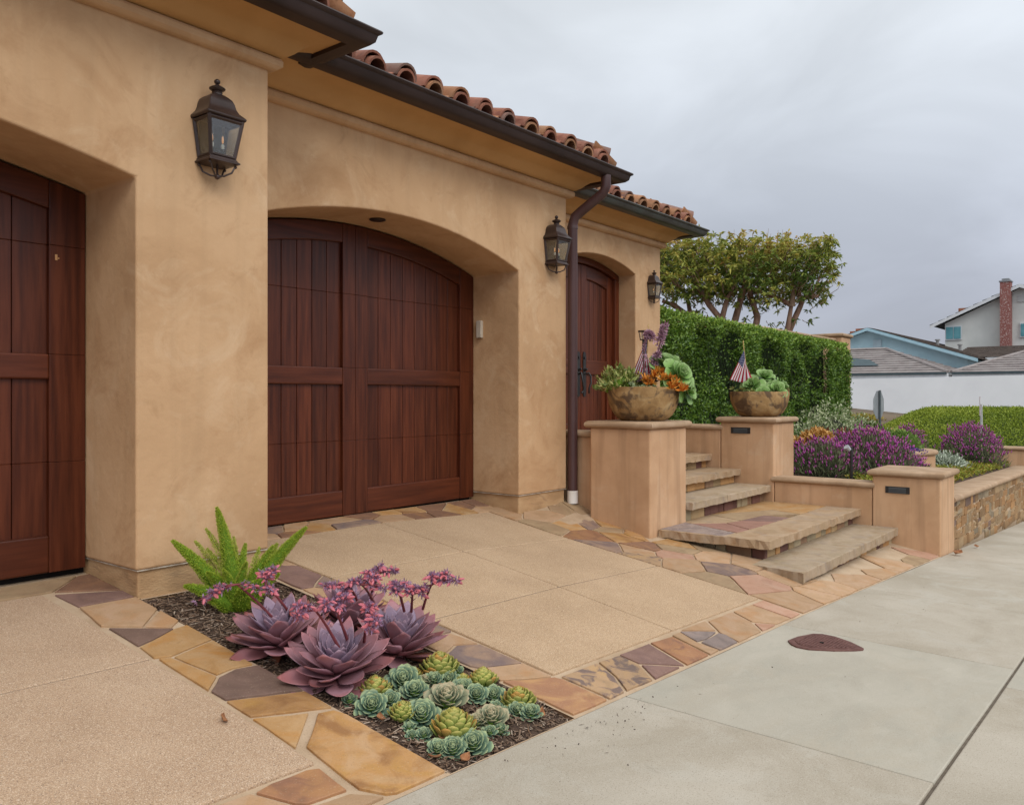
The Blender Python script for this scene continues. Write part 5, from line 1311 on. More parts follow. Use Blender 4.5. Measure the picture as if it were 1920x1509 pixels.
tall_stalk('short dusky pink flower stalk beside the tallest stalk', rel(B1, .07, -.02, .38), rel(B1, .08, 0, .55), rel(B1, .15, 0, .66), .5, 3)

# little flags
def flag_mat():
    m = bpy.data.materials.new('flag_cloth'); m.use_nodes = True
    t = m.node_tree; N = t.nodes; L = t.links; N.clear()
    out = N.new('ShaderNodeOutputMaterial'); b = N.new('ShaderNodeBsdfPrincipled'); b.inputs['Roughness'].default_value = .75
    uv = N.new('ShaderNodeUVMap'); sp = N.new('ShaderNodeSeparateXYZ'); L.new(uv.outputs[0], sp.inputs[0])
    def mt(op, a, bb=None):
        n = N.new('ShaderNodeMath'); n.operation = op
        for i, q in enumerate((a, bb)):
            if q is None: continue
            if hasattr(q, 'is_linked'): L.new(q, n.inputs[i])
            else: n.inputs[i].default_value = q
        return n.outputs[0]
    s = mt('MODULO', mt('FLOOR', mt('MULTIPLY', sp.outputs[1], 13.0)), 2.0)     # stripe parity, 0 = red
    mx = N.new('ShaderNodeMixRGB'); L.new(s, mx.inputs[0]); mx.inputs[1].default_value = (.36, .012, .03, 1); mx.inputs[2].default_value = (.72, .68, .70, 1)
    can = mt('MULTIPLY', mt('LESS_THAN', sp.outputs[0], .40), mt('GREATER_THAN', sp.outputs[1], 6 / 13))
    # staggered rows of stars
    row = mt('MULTIPLY', mt('SUBTRACT', sp.outputs[1], 6 / 13), 9 * 13 / 7 / 1.0)
    rf = mt('SUBTRACT', mt('FRACT', row), .5); par = mt('MULTIPLY', mt('MODULO', mt('FLOOR', row), 2.0), .5)
    cx = mt('ADD', mt('MULTIPLY', sp.outputs[0], 6 / .40), par); cf = mt('SUBTRACT', mt('FRACT', cx), .5)
    dist = mt('SQRT', mt('ADD', mt('MULTIPLY', rf, rf), mt('MULTIPLY', mt('MULTIPLY', cf, cf), 1.3)))
    st = mt('LESS_THAN', dist, .20)
    m2 = N.new('ShaderNodeMixRGB'); L.new(st, m2.inputs[0]); m2.inputs[1].default_value = (.012, .018, .10, 1); m2.inputs[2].default_value = (.75, .75, .78, 1)
    m3 = N.new('ShaderNodeMixRGB'); L.new(can, m3.inputs[0]); L.new(mx.outputs[0], m3.inputs[1]); L.new(m2.outputs[0], m3.inputs[2])
    L.new(m3.outputs[0], b.inputs['Base Color'])
    tl = N.new('ShaderNodeBsdfTranslucent'); L.new(m3.outputs[0], tl.inputs[0]); ms = N.new('ShaderNodeMixShader'); ms.inputs[0].default_value = .25
    L.new(b.outputs[0], ms.inputs[1]); L.new(tl.outputs[0], ms.inputs[2]); L.new(ms.outputs[0], out.inputs[0])
    return m
FLAG = flag_mat()
def flag(label, base, top, spread, Lf, off):
    t = thing('small_flag', label, 'flag', base, 'small stars and stripes flags in the bowls')
    b, tp = Vector(base), Vector(top)
    MB().tube([(0, 0, -.08), tp - b], .0045, 6).lathe([(.002, 0), (.008, .012), (.006, .02), (.001, .045)], tuple(tp - b), 8).build('flag_stick', M('pale_wood_stick', [(.50, .34, .13), (.62, .44, .2)], rough=.6), t, off=(0, 0, 0))
    nu, nv = 22, 16; vs = []; uvs = []
    up = (tp - b).normalized()
    for i in range(nu + 1):
        for j in range(nv + 1):
            u, v = i / nu, j / nv
            fold = math.sin(v * 8 + 1.0) * .022 * (.15 + u)
            p = (tp - b) - up * (.085 + .19 * (1 - v)) - rtv * (spread * u * v ** .75 - off * u * (1 - v) ** 2 + .006) - fwv * (fold + .012) - Vector((0, 0, 1)) * (Lf * u * (.92 - .34 * (1 - v)))
            vs.append(p); uvs.append((u, v))
    fs = [(i * (nv + 1) + j, (i + 1) * (nv + 1) + j, (i + 1) * (nv + 1) + j + 1, i * (nv + 1) + j + 1) for i in range(nu) for j in range(nv)]
    me = MB().add(vs, fs).mesh('flag_cloth', fix=False); me.materials.append(FLAG); smooth(me)
    ul = me.uv_layers.new(name='UVMap')
    for l in me.loops: ul.data[l.index].uv = uvs[l.vertex_index]
    o = link('flag_cloth', me, t); sol = o.modifiers.new('t', 'SOLIDIFY'); sol.thickness = .0012
flag('small drooping flag of stars and stripes in the bowl on the middle pillar', rel(B2, -.15, -.10, .34), rel(B2, -.225, -.08, .915), .185, .40, .10)
flag('small flag of stars and stripes behind the flower stalks in the fuller bowl', rel(B1, .03, .03, .36), rel(B1, .06, .05, .93), .15, .40, .10)
tl_ = thing('path_light', 'small bronze stake lantern top behind the flag of the fuller bowl', 'lamp', rel(B1, .045, .28, .0))
MB().tube([(0, 0, -.3), (0, 0, .83)], .012, 8).build('stake', BLACKM, tl_, off=(0, 0, 0))
fr_ = MB()
for s in (-1, 1):
    for q in (-1, 1): fr_.tube([(s * .022, q * .022, .83), (s * .032, q * .032, .905)], .005, 4)
fr_.box((-.04, -.04, .905), (.04, .04, .922)); fr_.box((-.026, -.026, .822), (.026, .026, .832)); fr_.build('lamp_frame', METAL, tl_, off=(0, 0, 0))
MB().box((-.02, -.02, .833), (.02, .02, .904)).build('glass_pane', GLASS, tl_, off=(0, 0, 0))

# ------------------------------------------------------------------ flower garden
def gs_(x, y): return -.16 - .022 * (x - 10) + .10 * max(0, y - 2.4)
vs = []; xs2 = np.linspace(9.9, 18.3, 16); ys2 = np.linspace(2.2, 6.3, 12)
for x in xs2:
    for y in ys2: vs.append((x, y, gs_(x, y)))
gsm = MB().add(vs, [(i * 12 + j, (i + 1) * 12 + j, (i + 1) * 12 + j + 1, i * 12 + j + 1) for i in range(15) for j in range(11)])
gsm.add([(18.3, 2.2, gs_(18.3, 2.2) - .1), (22, 2.2, -1.2), (22, 6.3, -.6), (18.3, 6.3, gs_(18.3, 6.3))], [(0, 1, 2, 3)])
tag(gsm.build('garden_soil', SOIL, None), 'dark planted soil of the raised flower garden', None, None, 'structure')
LAVF = M('lavender_foliage', [(.075, .10, .042), (.13, .165, .075), (.20, .235, .115), (.17, .10, .10)], attr='rnd', rough=.8, trans=.1)
LAVS = M('lavender_flower', [(.20, .027, .15), (.32, .05, .26), (.46, .11, .37), (.36, .08, .18)], attr='rnd', rough=.7, trans=.15)
def spikes_mesh(P_, D, L, W, mat):
    n = len(P_); D = unit(D); S = unit(np.cross(D, rng.normal(size=(n, 3)))); U = np.cross(S, D); L = L[:, None]; W = W[:, None]
    m = P_ + D * L * .42
    V = np.stack([P_, m + S * W, m + U * W, m - S * W, m - U * W, P_ + D * L], 1).reshape(-1, 3)
    i = np.arange(n)[:, None] * 6
    F = np.concatenate([i + [[0, 1 + k, 1 + (k + 1) % 4]] for k in range(4)] + [i + [[5, 1 + (k + 1) % 4, 1 + k]] for k in range(4)], 1).reshape(-1, 3)
    return fast_mesh('flower_spikes', V, F, [mat], np.repeat(rng.random(n), 8))
def lavender(label, loc, rx, ry, h, nf, ns, sl=.066):
    ns = int(ns * 1.2)
    t = thing('lavender_bush', label, 'shrub', loc, 'purple lavender bushes')
    P_, v = dome_pts(nf, rx, ry, h * .92, .45)
    P_ *= (1 + .22 * np.array([nz(a, b, c, 2.6) + .6 * nz(a, b, c, 6) for a, b, c in v])[:, None])
    D = v * .5 + np.array([0, 0, .75]) + rng.normal(size=(nf, 3)) * .35
    o = link('foliage', leaf_mesh('foliage', P_, D, rng.uniform(.05, .13, nf), rng.uniform(.008, .016, nf), LAVF, None, .2), t); o['kind'] = 'stuff'
    P2, v2 = dome_pts(ns, rx, ry, h, .90); keep = v2[:, 2] > rng.uniform(-.05, .68, ns); P2, v2 = P2[keep], v2[keep]; ns = len(P2)
    P2 *= (1 + .22 * np.array([nz(a, b, c, 2.6) + .6 * nz(a, b, c, 6) for a, b, c in v2])[:, None]) * rng.uniform(.90, 1.08, (ns, 1))
    D2 = v2 * .45 + np.array([0, 0, .9]) + rng.normal(size=(ns, 3)) * .16
    o = link('flower_spikes', spikes_mesh(P2, D2, rng.uniform(sl * .6, sl * 1.25, ns), rng.uniform(.008, .013, ns), LAVS), t); o['kind'] = 'stuff'
    MB().lathe([(rx * .6, -.05), (rx * .6, h * .25), (rx * .35, h * .5), (.02, h * .6)], (0, 0, 0), 12, squash=ry / rx).build('twigs', FERNT, t, off=(0, 0, 0))
FERNT = M('dark_twigs', [(.018, .022, .012), (.03, .032, .018)], rough=1)
def at(a, d, z): return tuple(Vector((0, 0, 0)) + fwv * d + rtv * a + Vector((0, 0, z)))
def W_(u, d): return (u - 960) * d / 1560.0       # sideways metres at depth d
x_, y_, _ = at(4.88, 11.4, 0); lavender('widest lavender bush, just behind the low wall left of the corner pillar', (x_, y_, gs_(x_, y_)), .74, .60, .62, 6500, 1500)
x_, y_, _ = at(4.12, 11.1, 0); lavender('lower lavender bush next to the middle pillar', (x_, y_, gs_(x_, y_)), .46, .50, .44, 3000, 620)
x_, y_, _ = at(5.35, 11.5, 0); lavender('low lavender bush directly behind the corner pillar', (x_, y_, gs_(x_, y_)), .42, .40, .36, 1500, 420)
x_, y_, _ = at(8.27, 15.0, 0); lavender('round lavender bush beside the far end wall of the garden', (x_, y_, gs_(x_, y_)), .54, .54, .70, 3000, 1100)
x_, y_, _ = at(8.15, 17.2, 0); lavender('far lavender bush behind the bright green mound', (x_, y_, gs_(x_, y_)), .42, .40, .50, 900, 420)
# round raised planter
pl = thing('round_planter', 'curved stucco planter with a rounded cap in the middle of the flower garden', 'planter', (13.0, 3.30, -.3))
MB().lathe([(.66, -.4), (.66, .455), (.55, .455), (.55, -.4)], (0, 0, 0), 40).build('planter_wall', PILLAR, pl, sm=40, off=(0, 0, 0))
MB().lathe([(.50, .456)] + [(.665 + .035 * math.cos(a), .49 + .034 * math.sin(a)) for a in [R(-90 + 180 * k / 8) for k in range(9)]] + [(.50, .524)], (0, 0, 0), 40).build('planter_cap', CAPM, pl, sm=50, off=(0, 0, 0))
MB().lathe([(.01, .46), (.56, .46), (.56, .40)], (0, 0, 0), 24).build('planter_soil', SOIL, pl, off=(0, 0, 0))
GREEN = M('fresh_green_leaves', [(.07, .14, .02), (.14, .24, .045), (.23, .34, .08)], attr='rnd', rough=.6, trans=.2)
VIOL = M('violet_flower', [(.07, .02, .20), (.15, .045, .36), (.10, .12, .05)], attr='rnd', rough=.7)
bush('green_mound', 'bright green rounded bush at the back of the round planter', 'shrub', (13.25, 3.22, .2), .36, .36, .29, 1800, .05, .018, GREEN, .4, .6, core=FERNT)
bush('violet_flowers', 'low violet flowers along the front rim of the round planter', 'flowers', (12.70, 3.20, .19), .30, .55, .10, 1500, .03, .02, VIOL, .5, .4)
YG = M('lime_succulent', [(.17, .22, .03), (.32, .36, .06), (.44, .42, .12), (.46, .30, .08)], attr='rnd', rough=.5)
OY = M('peach_orange_succulent', [(.40, .18, .04), (.56, .30, .08), (.60, .38, .14)], attr='rnd', rough=.5)
x_, y_, _ = at(4.35, 12.9, 0)
def sp(label, a, d, z, rx, n, mat, nm, L=.07, W=.035, ry=None):
    x_, y_, _ = at(a, d, 0); return bush(nm, label, 'succulent', (x_, y_, gs_(x_, y_) + z), rx, ry or rx, rx * .7 + .06, n, L, W, mat, .4, .5, core=FERNT)
sp('peach orange succulent between the middle pillar and the widest lavender', 4.50, 12.3, .30, .27, 700, OY, 'orange_rosettes')
sp('smaller peach orange succulent against the middle pillar', 4.15, 12.2, .22, .15, 260, OY, 'orange_rosettes')
sp('lime yellow succulent behind the widest lavender', 5.75, 13.3, .30, .30, 700, YG, 'lime_rosettes')
sp('lime and orange succulent beside the bright green mound', 6.25, 13.6, .34, .26, 500, YG, 'lime_rosettes')
RED = M('red_brown_leaves', [(.16, .05, .03), (.28, .10, .06), (.22, .2, .09)], attr='rnd', rough=.5)
sp('red brown leafy plant between the lavender and the variegated shrubs', 5.15, 12.9, .30, .20, 300, RED, 'red_plant', .11, .035)
sp('red tinged plant with upright leaves left of the lime succulents', 4.75, 12.8, .32, .16, 220, RED, 'red_plant', .11, .04)
VAR = M('variegated_leaves', [(.10, .17, .05), (.24, .30, .13), (.44, .47, .27), (.52, .53, .36)], attr='rnd', rough=.55, trans=.15)
for (a, d, r_, h, nn, lb) in ((4.95, 13.6, .46, .72, 1500, 'pale variegated shrub right behind the middle pillar'), (5.60, 14.6, .52, .92, 1900, 'tallest pale variegated shrub in front of the hedge'), (6.25, 15.2, .45, .70, 1300, 'pale variegated shrub nearest the end of the hedge'), (5.05, 12.9, .30, .42, 700, 'low pale variegated shrub beside the orange succulents'), (6.35, 14.3, .36, .46, 800, 'low pale variegated shrub behind the lime succulents')):
    x_, y_, _ = at(a, d, 0)
    bush('variegated_shrub', lb, 'shrub', (x_, y_, gs_(x_, y_) - .02), r_, r_, h + .12, nn, .065, .026, VAR, .35, .25, 'variegated shrubs before the hedge', jit=.7, core=FERNT)
MIL = M('silver_leaves', [(.22, .27, .19), (.36, .41, .31), (.50, .54, .45)], attr='rnd', rough=.7)
x_, y_, _ = at(7.05, 13.6, 0); bush('dusty_miller', 'low silvery green leafy plant right of the round planter', 'plant', (x_, y_, gs_(x_, y_)), .38, .36, .27, 900, .085, .03, MIL, .5, .4, jit=.6, core=FERNT)
x_, y_, _ = at(7.35, 14.0, 0); bush('dusty_miller', 'small silvery plant in front of the round lavender bush', 'plant', (x_, y_, gs_(x_, y_)), .30, .30, .17, 500, .085, .03, MIL, .5, .4, jit=.6, core=FERNT)
DG = M('dark_hedge_leaves', [(.035, .07, .012), (.08, .14, .025), (.16, .22, .04)], attr='rnd', rough=.55, trans=.1)
x_, y_, _ = at(8.05, 19.0, 0); bush('low_hedge', 'low dark hedge behind the far lavender', 'hedge', (x_, y_, -.2), .75, .5, .66, 2600, .06, .03, DG, .3, .6, core=FERNT)
n = 9000
gxr = rng.uniform(10.9, 18.1, n); gyr = rng.uniform(2.36, 3.25, n)
Pg = np.array([(a, b, gs_(a, b) + .02) for a, b in zip(gxr, gyr)]); Pg[:, 2] += rng.random(n) * .09
Dg = rng.normal(size=(n, 3)); Dg[:, 2] = np.abs(Dg[:, 2]) * .5 + .1
GC = M('groundcover_leaves', [(.10, .13, .012), (.22, .25, .025), (.34, .34, .04), (.30, .16, .04)], attr='rnd', rough=.6, trans=.15)
o = link('ground_cover', leaf_mesh('ground_cover', Pg, Dg, rng.uniform(.03, .06, n), rng.uniform(.015, .03, n), GC, None, .3))
tag(o, 'yellow green ground cover filling the bed behind the stone wall', 'ground cover', None, 'stuff')
pl2 = thing('path_light', 'black stake garden light standing in the widest lavender', 'lamp', (10.32, 3.0, gs_(10.32, 3.0)))
MB().tube([(0, 0, -.1), (0, 0, .50)], .018, 10).build('stake', BLACKM, pl2, off=(0, 0, 0))
MB().tube([(-.02, .02, .46), (-.055, .045, .50)], [.03, .035], 10).build('lamp_head', M('silver_lamp', [(.35, .36, .38), (.5, .5, .52)], rough=.3, metallic=.4), pl2, off=(0, 0, 0))

# ------------------------------------------------------------------ hedge and wall behind it
hw = thing('garden_wall', 'tall stucco wall behind the hedge with a slim cap ending in a pier', 'wall', (15, 6.3, 0))
MB().box((10.0, 6.2, -.8), (20.05, 6.42, 2.28)).build('wall_body', PILLAR, hw)
cap_rect(10.0, 20.05, 6.2, 6.42, .035, 2.28, 2.345, 'wall_cap', hw)
MB().box((20.06, 6.05, -1.6), (20.75, 7.0, 2.38)).build('end_pier', PILLAR, hw, bevel=.02)
cap_rect(20.06, 20.75, 6.05, 7.0, .05, 2.381, 2.47, 'pier_cap', hw)
hedge = thing('hedge', 'dense clipped green hedge with dark arched hollows along the wall', 'hedge', (15, 5.95, 0))
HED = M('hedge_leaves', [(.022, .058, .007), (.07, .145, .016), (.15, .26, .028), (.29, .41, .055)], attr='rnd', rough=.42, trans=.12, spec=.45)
n = 62000
X0, X1, YF, ZB = 10.2, 19.2, 5.54, -.1
hx = X0 + (X1 - X0) * rng.random(n); hz = ZB + (2.22 - .012 * (hx - 10) - ZB) * rng.random(n)
hol = [(11.9, 1.55, .5, .65), (12.9, 1.5, .42, .8), (13.4, .95, .5, .4), (14.55, 1.72, .55, .35), (14.9, 1.0, .35, .7), (15.75, 1.35, .45, .5), (16.4, 1.95, .5, .18), (16.75, 1.15, .42, .75), (17.45, 1.5, .4, .55), (12.3, .6, .3, .3), (16.0, .55, .3, .3), (11.1, 1.1, .3, .5)]
lump = np.array([nz(a, b, 2, 1.5) * .15 + nz(a, b, 5, 5) * .06 for a, b in zip(hx, hz)])
dep = np.abs(rng.normal(0, .055, n))
for (cx, cz, ax_, az_) in hol:
    wv = np.array([nz(a, b, cx, 3.2) * .45 + nz(a, b, cz, 8) * .2 for a, b in zip(hx, hz)])
    q = ((hx - cx) / ax_) ** 2 + ((hz - cz) / az_) ** 2 + wv
    dep = np.where(q < 1, np.maximum(dep, .52 * np.clip((1 - q) * 2.2, 0, 1) + np.abs(rng.normal(0, .05, n))), dep)
top = 2.22 - .012 * (hx - 10)
rnd_edge = np.clip((hz - (top - .16)) / .16, 0, 1) ** 2 * .12
hy = YF + np.clip(dep + lump + rnd_edge + .06, 0, .60)
kp_ = (dep < .3) | (rng.random(n) < .6)
hx, hy, hz, top, dep = hx[kp_], hy[kp_], hz[kp_], top[kp_], dep[kp_]; n = len(hx)
Ph = np.stack([hx, hy, hz], 1)
nt = 14000
tx_ = rng.uniform(X0, X1, nt); ty_ = YF + .12 + rng.random(nt) * .54
tz_ = 2.22 - .012 * (tx_ - 10) + rng.normal(0, .02, nt) + np.array([nz(a, b, 1, 3) * .03 for a, b in zip(tx_, ty_)])
ne = 11000
ez = ZB + (1.98 - ZB) * rng.random(ne); Pe = np.stack([X1 + rng.normal(0, .09, ne) - .1 * np.clip((ez - 1.7) / .35, 0, 1) ** 2, YF + .08 + rng.random(ne) * .5, ez], 1)
Dh = np.concatenate([rng.normal(size=(n, 3)) * .8 + [0, -.5, .25], rng.normal(size=(nt, 3)) * .6 + [0, -.1, .8], rng.normal(size=(ne, 3)) * .8 + [.4, -.3, .2]])
Pa = np.concatenate([Ph, np.stack([tx_, ty_, tz_], 1), Pe])
top_lit = np.concatenate([np.clip((hz - top + .5) / .5, 0, 1) * .28, np.full(nt, .36), np.zeros(ne)])  # upper leaves lighter: light from above put into their colour
rn = np.clip(rng.beta(2, 2.6, len(Pa)) + top_lit, 0, 1)
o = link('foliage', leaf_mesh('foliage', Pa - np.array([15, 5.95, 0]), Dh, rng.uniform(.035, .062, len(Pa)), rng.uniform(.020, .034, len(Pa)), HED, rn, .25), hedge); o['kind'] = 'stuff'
br = MB()
for k in range(40):
    x = rng.uniform(X0 + .2, X1 - .2); br.tube([(x, 6.1, -.2), (x + rng.uniform(-.2, .2), 6.05 + rng.uniform(-.1, .05), .8), (x + rng.uniform(-.4, .4), 6.1, 1.9)], [.02, .014, .006], 5)
br.build('hedge_stem', FERNT, hedge)
MB().box((10.2, 6.165, -.2), (19.1, 6.195, 2.16)).build('dark_backing', M('hollow_shade', [(.012, .022, .007), (.03, .055, .012)], scale=30, rough=1), hedge)  # dark sheet behind the leaves, painting the shade inside the hollows

# ------------------------------------------------------------------ tree behind the wall
BARK = M('reddish_bark', [(.16, .09, .062), (.24, .145, .10), (.31, .20, .145)], scale=9, rough=.9, bump=.5, bscale=25, stretch=(1, 1, .4))
BARKL = M('cut_limb_bark', [(.26, .17, .12), (.34, .24, .17)], scale=8, rough=.9)
tree = thing('tree', 'broad flat topped tree with several leaning trunks behind the hedge wall', 'tree', (18.62, 7.9, -.2))
tb = Vector((18.62, 7.9, -.2)); c0 = fwv * 20 + rtv * 5.64
def tp(a, z, d=0.0): return c0 + rtv * a + fwv * d + Vector((0, 0, z))
limbs = [([(.35, 0, .2), (.75, 1.6, .1), (1.03, 2.6, 0), (1.28, 3.15, 0), (1.40, 3.35, .1), (1.78, 3.42, .2)], .095), ([(1.33, 3.22, 0), (1.2, 3.5, -.1), (1.32, 3.8, 0), (1.5, 4.2, .1)], .06), ([(1.55, 3.4, .1), (1.75, 3.7, .2), (1.95, 4.1, .3)], .045),
         ([(.2, 0, .3), (-.1, 1.4, .2), (-.28, 2.75, .1), (-.1, 3.5, 0), (.05, 4.1, 0)], .12), ([(.1, 0, .2), (-.5, 1.5, 0), (-.66, 2.8, -.2), (-.95, 3.15, -.2), (-1.2, 3.6, -.1), (-1.4, 4.1, 0)], .10), ([(-.66, 2.8, -.2), (-.55, 3.3, -.3), (-.42, 3.5, -.3), (-.35, 4.0, -.3)], .07),
         ([(.3, 0, 0), (.1, 2.0, 0), (.28, 2.9, .1), (.15, 3.3, .1), (.02, 3.8, .1), (.05, 4.3, 0)], .10), ([(.4, 0, 0), (.7, 1.8, -.2), (.92, 2.65, -.2), (1.0, 3.15, -.2)], .10), ([(1.0, 3.15, -.2), (.7, 3.35, -.1), (.4, 3.45, 0), (.25, 3.7, .1)], .06),
         ([(.05, 0, .2), (-.9, 1.6, .2), (-1.3, 2.9, .2), (-1.7, 3.2, .2), (-2.0, 3.3, .2)], .09), ([(-1.3, 2.9, .2), (-1.35, 3.4, .4), (-1.7, 3.9, .4)], .06), ([(-1.2, 3.0, -.1), (-1.8, 2.95, -.2), (-2.2, 3.2, -.2)], .04)]
for pts, r0 in limbs:
    pp = [tp(a, z, d) - tb + Vector((0, 0, 0)) for a, z, d in pts]
    MB().tube(pp, [r0 * 1.02 * (1 - .55 * k / (len(pp) - 1)) for k in range(len(pp))], 9).build('trunk' if pts[0][1] == 0 else 'limb', BARK, tree, sm=60, off=(0, 0, 0))
MB().tube([tp(1.0, 3.13, -.22) - tb, tp(1.02, 3.3, -.24) - tb, tp(1.06, 3.6, -.25) - tb, tp(1.1, 4.08, -.25) - tb], [.085, .06, .055, .05], 9).build('limb', BARKL, tree, sm=60, off=(0, 0, 0))
nc = 2700
ca = rng.uniform(-2.7, 1.95, nc); cd = rng.uniform(-1.2, 1.3, nc)
topz = 4.66 + .10 * np.array([nz(a, d, 0, 1.3) for a, d in zip(ca, cd)]) - .10 * np.clip(ca - 1.2, 0, 2) ** 2 * .9 - .04 * np.clip(-1.7 - ca, 0, 2)
botz = 3.35 + .5 * np.array([nz(a, d, 7, 1.1) for a, d in zip(ca, cd)]) - .35 * (rng.random(nc) < .25)
cz = botz + (topz - botz) * rng.random(nc) ** .75
dens = np.array([.6 * nz(a, z, 4, 3.0) + .8 * nz(a, z, 9, 6.0) for a, z in zip(ca, cz)])
keep = (dens > -.30) & (((ca + .3) / 2.5) ** 2 + (cd / 1.6) ** 2 < 1.12) & ~((cz < 3.3) & (rng.random(nc) < .45))
ca, cd, cz, topz = ca[keep], cd[keep], cz[keep], topz[keep]
extra = [(1.5, 2.75, 0), (1.6, 2.85, .1), (1.85, 3.3, .1), (1.95, 3.6, .2), (2.0, 3.9, .1), (.15, 2.65, -.1), (.5, 2.7, -.1), (.8, 2.75, -.1), (.35, 2.5, -.1), (.7, 2.55, -.1), (-.95, 2.85, 0), (-1.5, 2.8, 0), (-1.9, 2.85, 0), (1.1, 2.8, -.2), (.0, 2.85, 0), (.95, 2.5, -.1), (-1.2, 2.65, 0)] + [(rng.uniform(-2.4, 1.9), 4.72 + rng.random() * .22, rng.uniform(-.5, .5)) for _ in range(26)]
ca = np.concatenate([ca, [e[0] for e in extra]]); cz = np.concatenate([cz, [e[1] for e in extra]]); cd = np.concatenate([cd, [e[2] for e in extra]]); topz = np.concatenate([topz, np.full(len(extra), 4.7)])
base = np.stack([c0.x + .621 * ca + .784 * cd - tb.x, c0.y - .784 * ca + .621 * cd - tb.y, cz - tb.z], 1)
nl = 9
Pl = np.repeat(base, nl, 0) + rng.normal(0, .015, (len(base) * nl, 3))
Dl = rng.normal(size=Pl.shape) * .75; Dl[:, 2] = Dl[:, 2] * .6 + .05
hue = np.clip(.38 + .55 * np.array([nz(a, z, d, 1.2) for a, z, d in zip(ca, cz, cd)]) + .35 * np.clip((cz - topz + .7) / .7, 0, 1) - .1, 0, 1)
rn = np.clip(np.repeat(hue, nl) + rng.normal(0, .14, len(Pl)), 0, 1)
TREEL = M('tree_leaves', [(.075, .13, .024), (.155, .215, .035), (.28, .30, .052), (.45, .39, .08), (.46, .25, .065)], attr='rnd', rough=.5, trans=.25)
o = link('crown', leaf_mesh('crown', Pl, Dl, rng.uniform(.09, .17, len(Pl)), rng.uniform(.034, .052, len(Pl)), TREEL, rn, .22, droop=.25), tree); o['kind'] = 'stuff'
tw = MB()
for k in range(0, len(base), 3):
    b_ = Vector(base[k]); q = Vector((0, 0, 2.8 - tb.z)) + (c0 - Vector((tb.x, tb.y, 0))) + rtv * ca[k] * .75 + fwv * cd[k] * .6
    q.z = max(2.9, cz[k] - .55) - tb.z
    q = b_.lerp(q, .45); tw.tube([b_, b_.lerp(q, .5) + Vector((rng.normal(0, .05), rng.normal(0, .05), 0)), q], [.004, .006, .009], 4, caps=False)
for k in range(60):
    a, d, z = rng.uniform(-2.5, 2.1), rng.uniform(-.7, .7), 4.45
    b_ = tp(a, z, d) - tb; tw.tube([b_, b_ + Vector((rng.normal(0, .03), rng.normal(0, .03), rng.uniform(.2, .5)))], [.008, .003], 4, caps=False)
tw.build('twigs', BARK, tree, off=(0, 0, 0))['kind'] = 'stuff'

# ------------------------------------------------------------------ across the street
IVY = M('ivy_mound_leaves', [(.09, .135, .011), (.18, .245, .02), (.28, .34, .034), (.37, .40, .06)], attr='rnd', rough=.6, trans=.12)
md = thing('hedge_mound', 'broad rounded mound of clipped green ground hedge below the white wall', 'hedge', (30, 0, -1.2))
def mz(x, y):
    f = max(0, 1 - ((x - 30.2) / 5.2) ** 2) ** .6; e = min(1, max(0, (9.0 - y) / 3.0)); e = e * e * (3 - 2 * e); e2 = min(1, max(0, (y + 16) / 4))
    return -1.35 + 1.93 * f * e ** .6 * e2 + .03 * nz(x, y, 0, .8) * f
xs3 = np.linspace(25.0, 35.4, 26); ys3 = np.linspace(-16, 9.0, 44)
MB().add([(x, y, mz(x, y) - .06) for x in xs3 for y in ys3], [(i * 44 + j, (i + 1) * 44 + j, (i + 1) * 44 + j + 1, i * 44 + j + 1) for i in range(25) for j in range(43)]).build('mound', M('mound_green', [(.03, .05, .008), (.06, .09, .014)], rough=1), md, sm=60)
n = 130000
qx = rng.uniform(25.1, 33, n); qy = rng.uniform(-6, 8.9, n); qz = np.array([mz(a, b) for a, b in zip(qx, qy)]) + rng.normal(0, .035, n)
patch = np.array([nz(a, b, 3, .55) + .6 * nz(a, b, 3, 2.0) for a, b in zip(qx, qy)])
Dq = rng.normal(size=(n, 3)) * .8 + [-.3, 0, .6]
o = link('foliage', leaf_mesh('foliage', np.stack([qx - 30, qy, qz + 1.2], 1), Dq, rng.uniform(.035, .075, n), rng.uniform(.022, .045, n), IVY, np.clip(.5 + patch * .5 + rng.normal(0, .16, n), 0, 1), .25), md); o['kind'] = 'stuff'
n = 1500
qx = rng.uniform(22.5, 35, n); qy = qx * rng.uniform(.255, .325, n); qz = rng.uniform(-.05, .12, n) + np.clip((qx - 24) / 10, 0, 1) * .15 - .05
YEL2 = M('yellow_shrub_leaves', [(.20, .16, .02), (.36, .26, .03), (.26, .26, .05)], attr='rnd', rough=.7)
bush('yellow_shrub', 'low yellow flowering shrub at the foot of the white wall beside the stop sign', 'shrub', (34.0, 9.6, -.35), .7, 1.2, .62, 1600, .12, .06, YEL2, .4, .6, core=FERNT)

WW = M('white_painted_wall', [(.74, .75, .77), (.80, .81, .83)], scale=.6, rough=.85, patch=[((.68, .69, .72), .8, .5, .75, .5)])
fw_ = thing('white_wall', 'long plain white boundary wall across the street', 'wall', (38, 4, 0))
MB().add([(38, -14, -.6), (38, 16, -.6), (38, 16, 1.67), (38, 4.5, 1.815), (38, -14, 2.04), (38.25, -14, -.6), (38.25, 16, -.6), (38.25, 16, 1.67), (38.25, 4.5, 1.815), (38.25, -14, 2.04)],
         [(0, 1, 2, 3, 4), (9, 8, 7, 6, 5), (0, 5, 6, 1), (1, 6, 7, 2), (2, 7, 8, 3), (3, 8, 9, 4), (4, 9, 5, 0)]).build('wall_body', WW, fw_)
MB().box((37.93, -14, -.6), (38.02, 16, .12)).build('wall_base', M('brown_base_course', [(.22, .15, .1), (.3, .21, .15)], rough=.9), fw_)
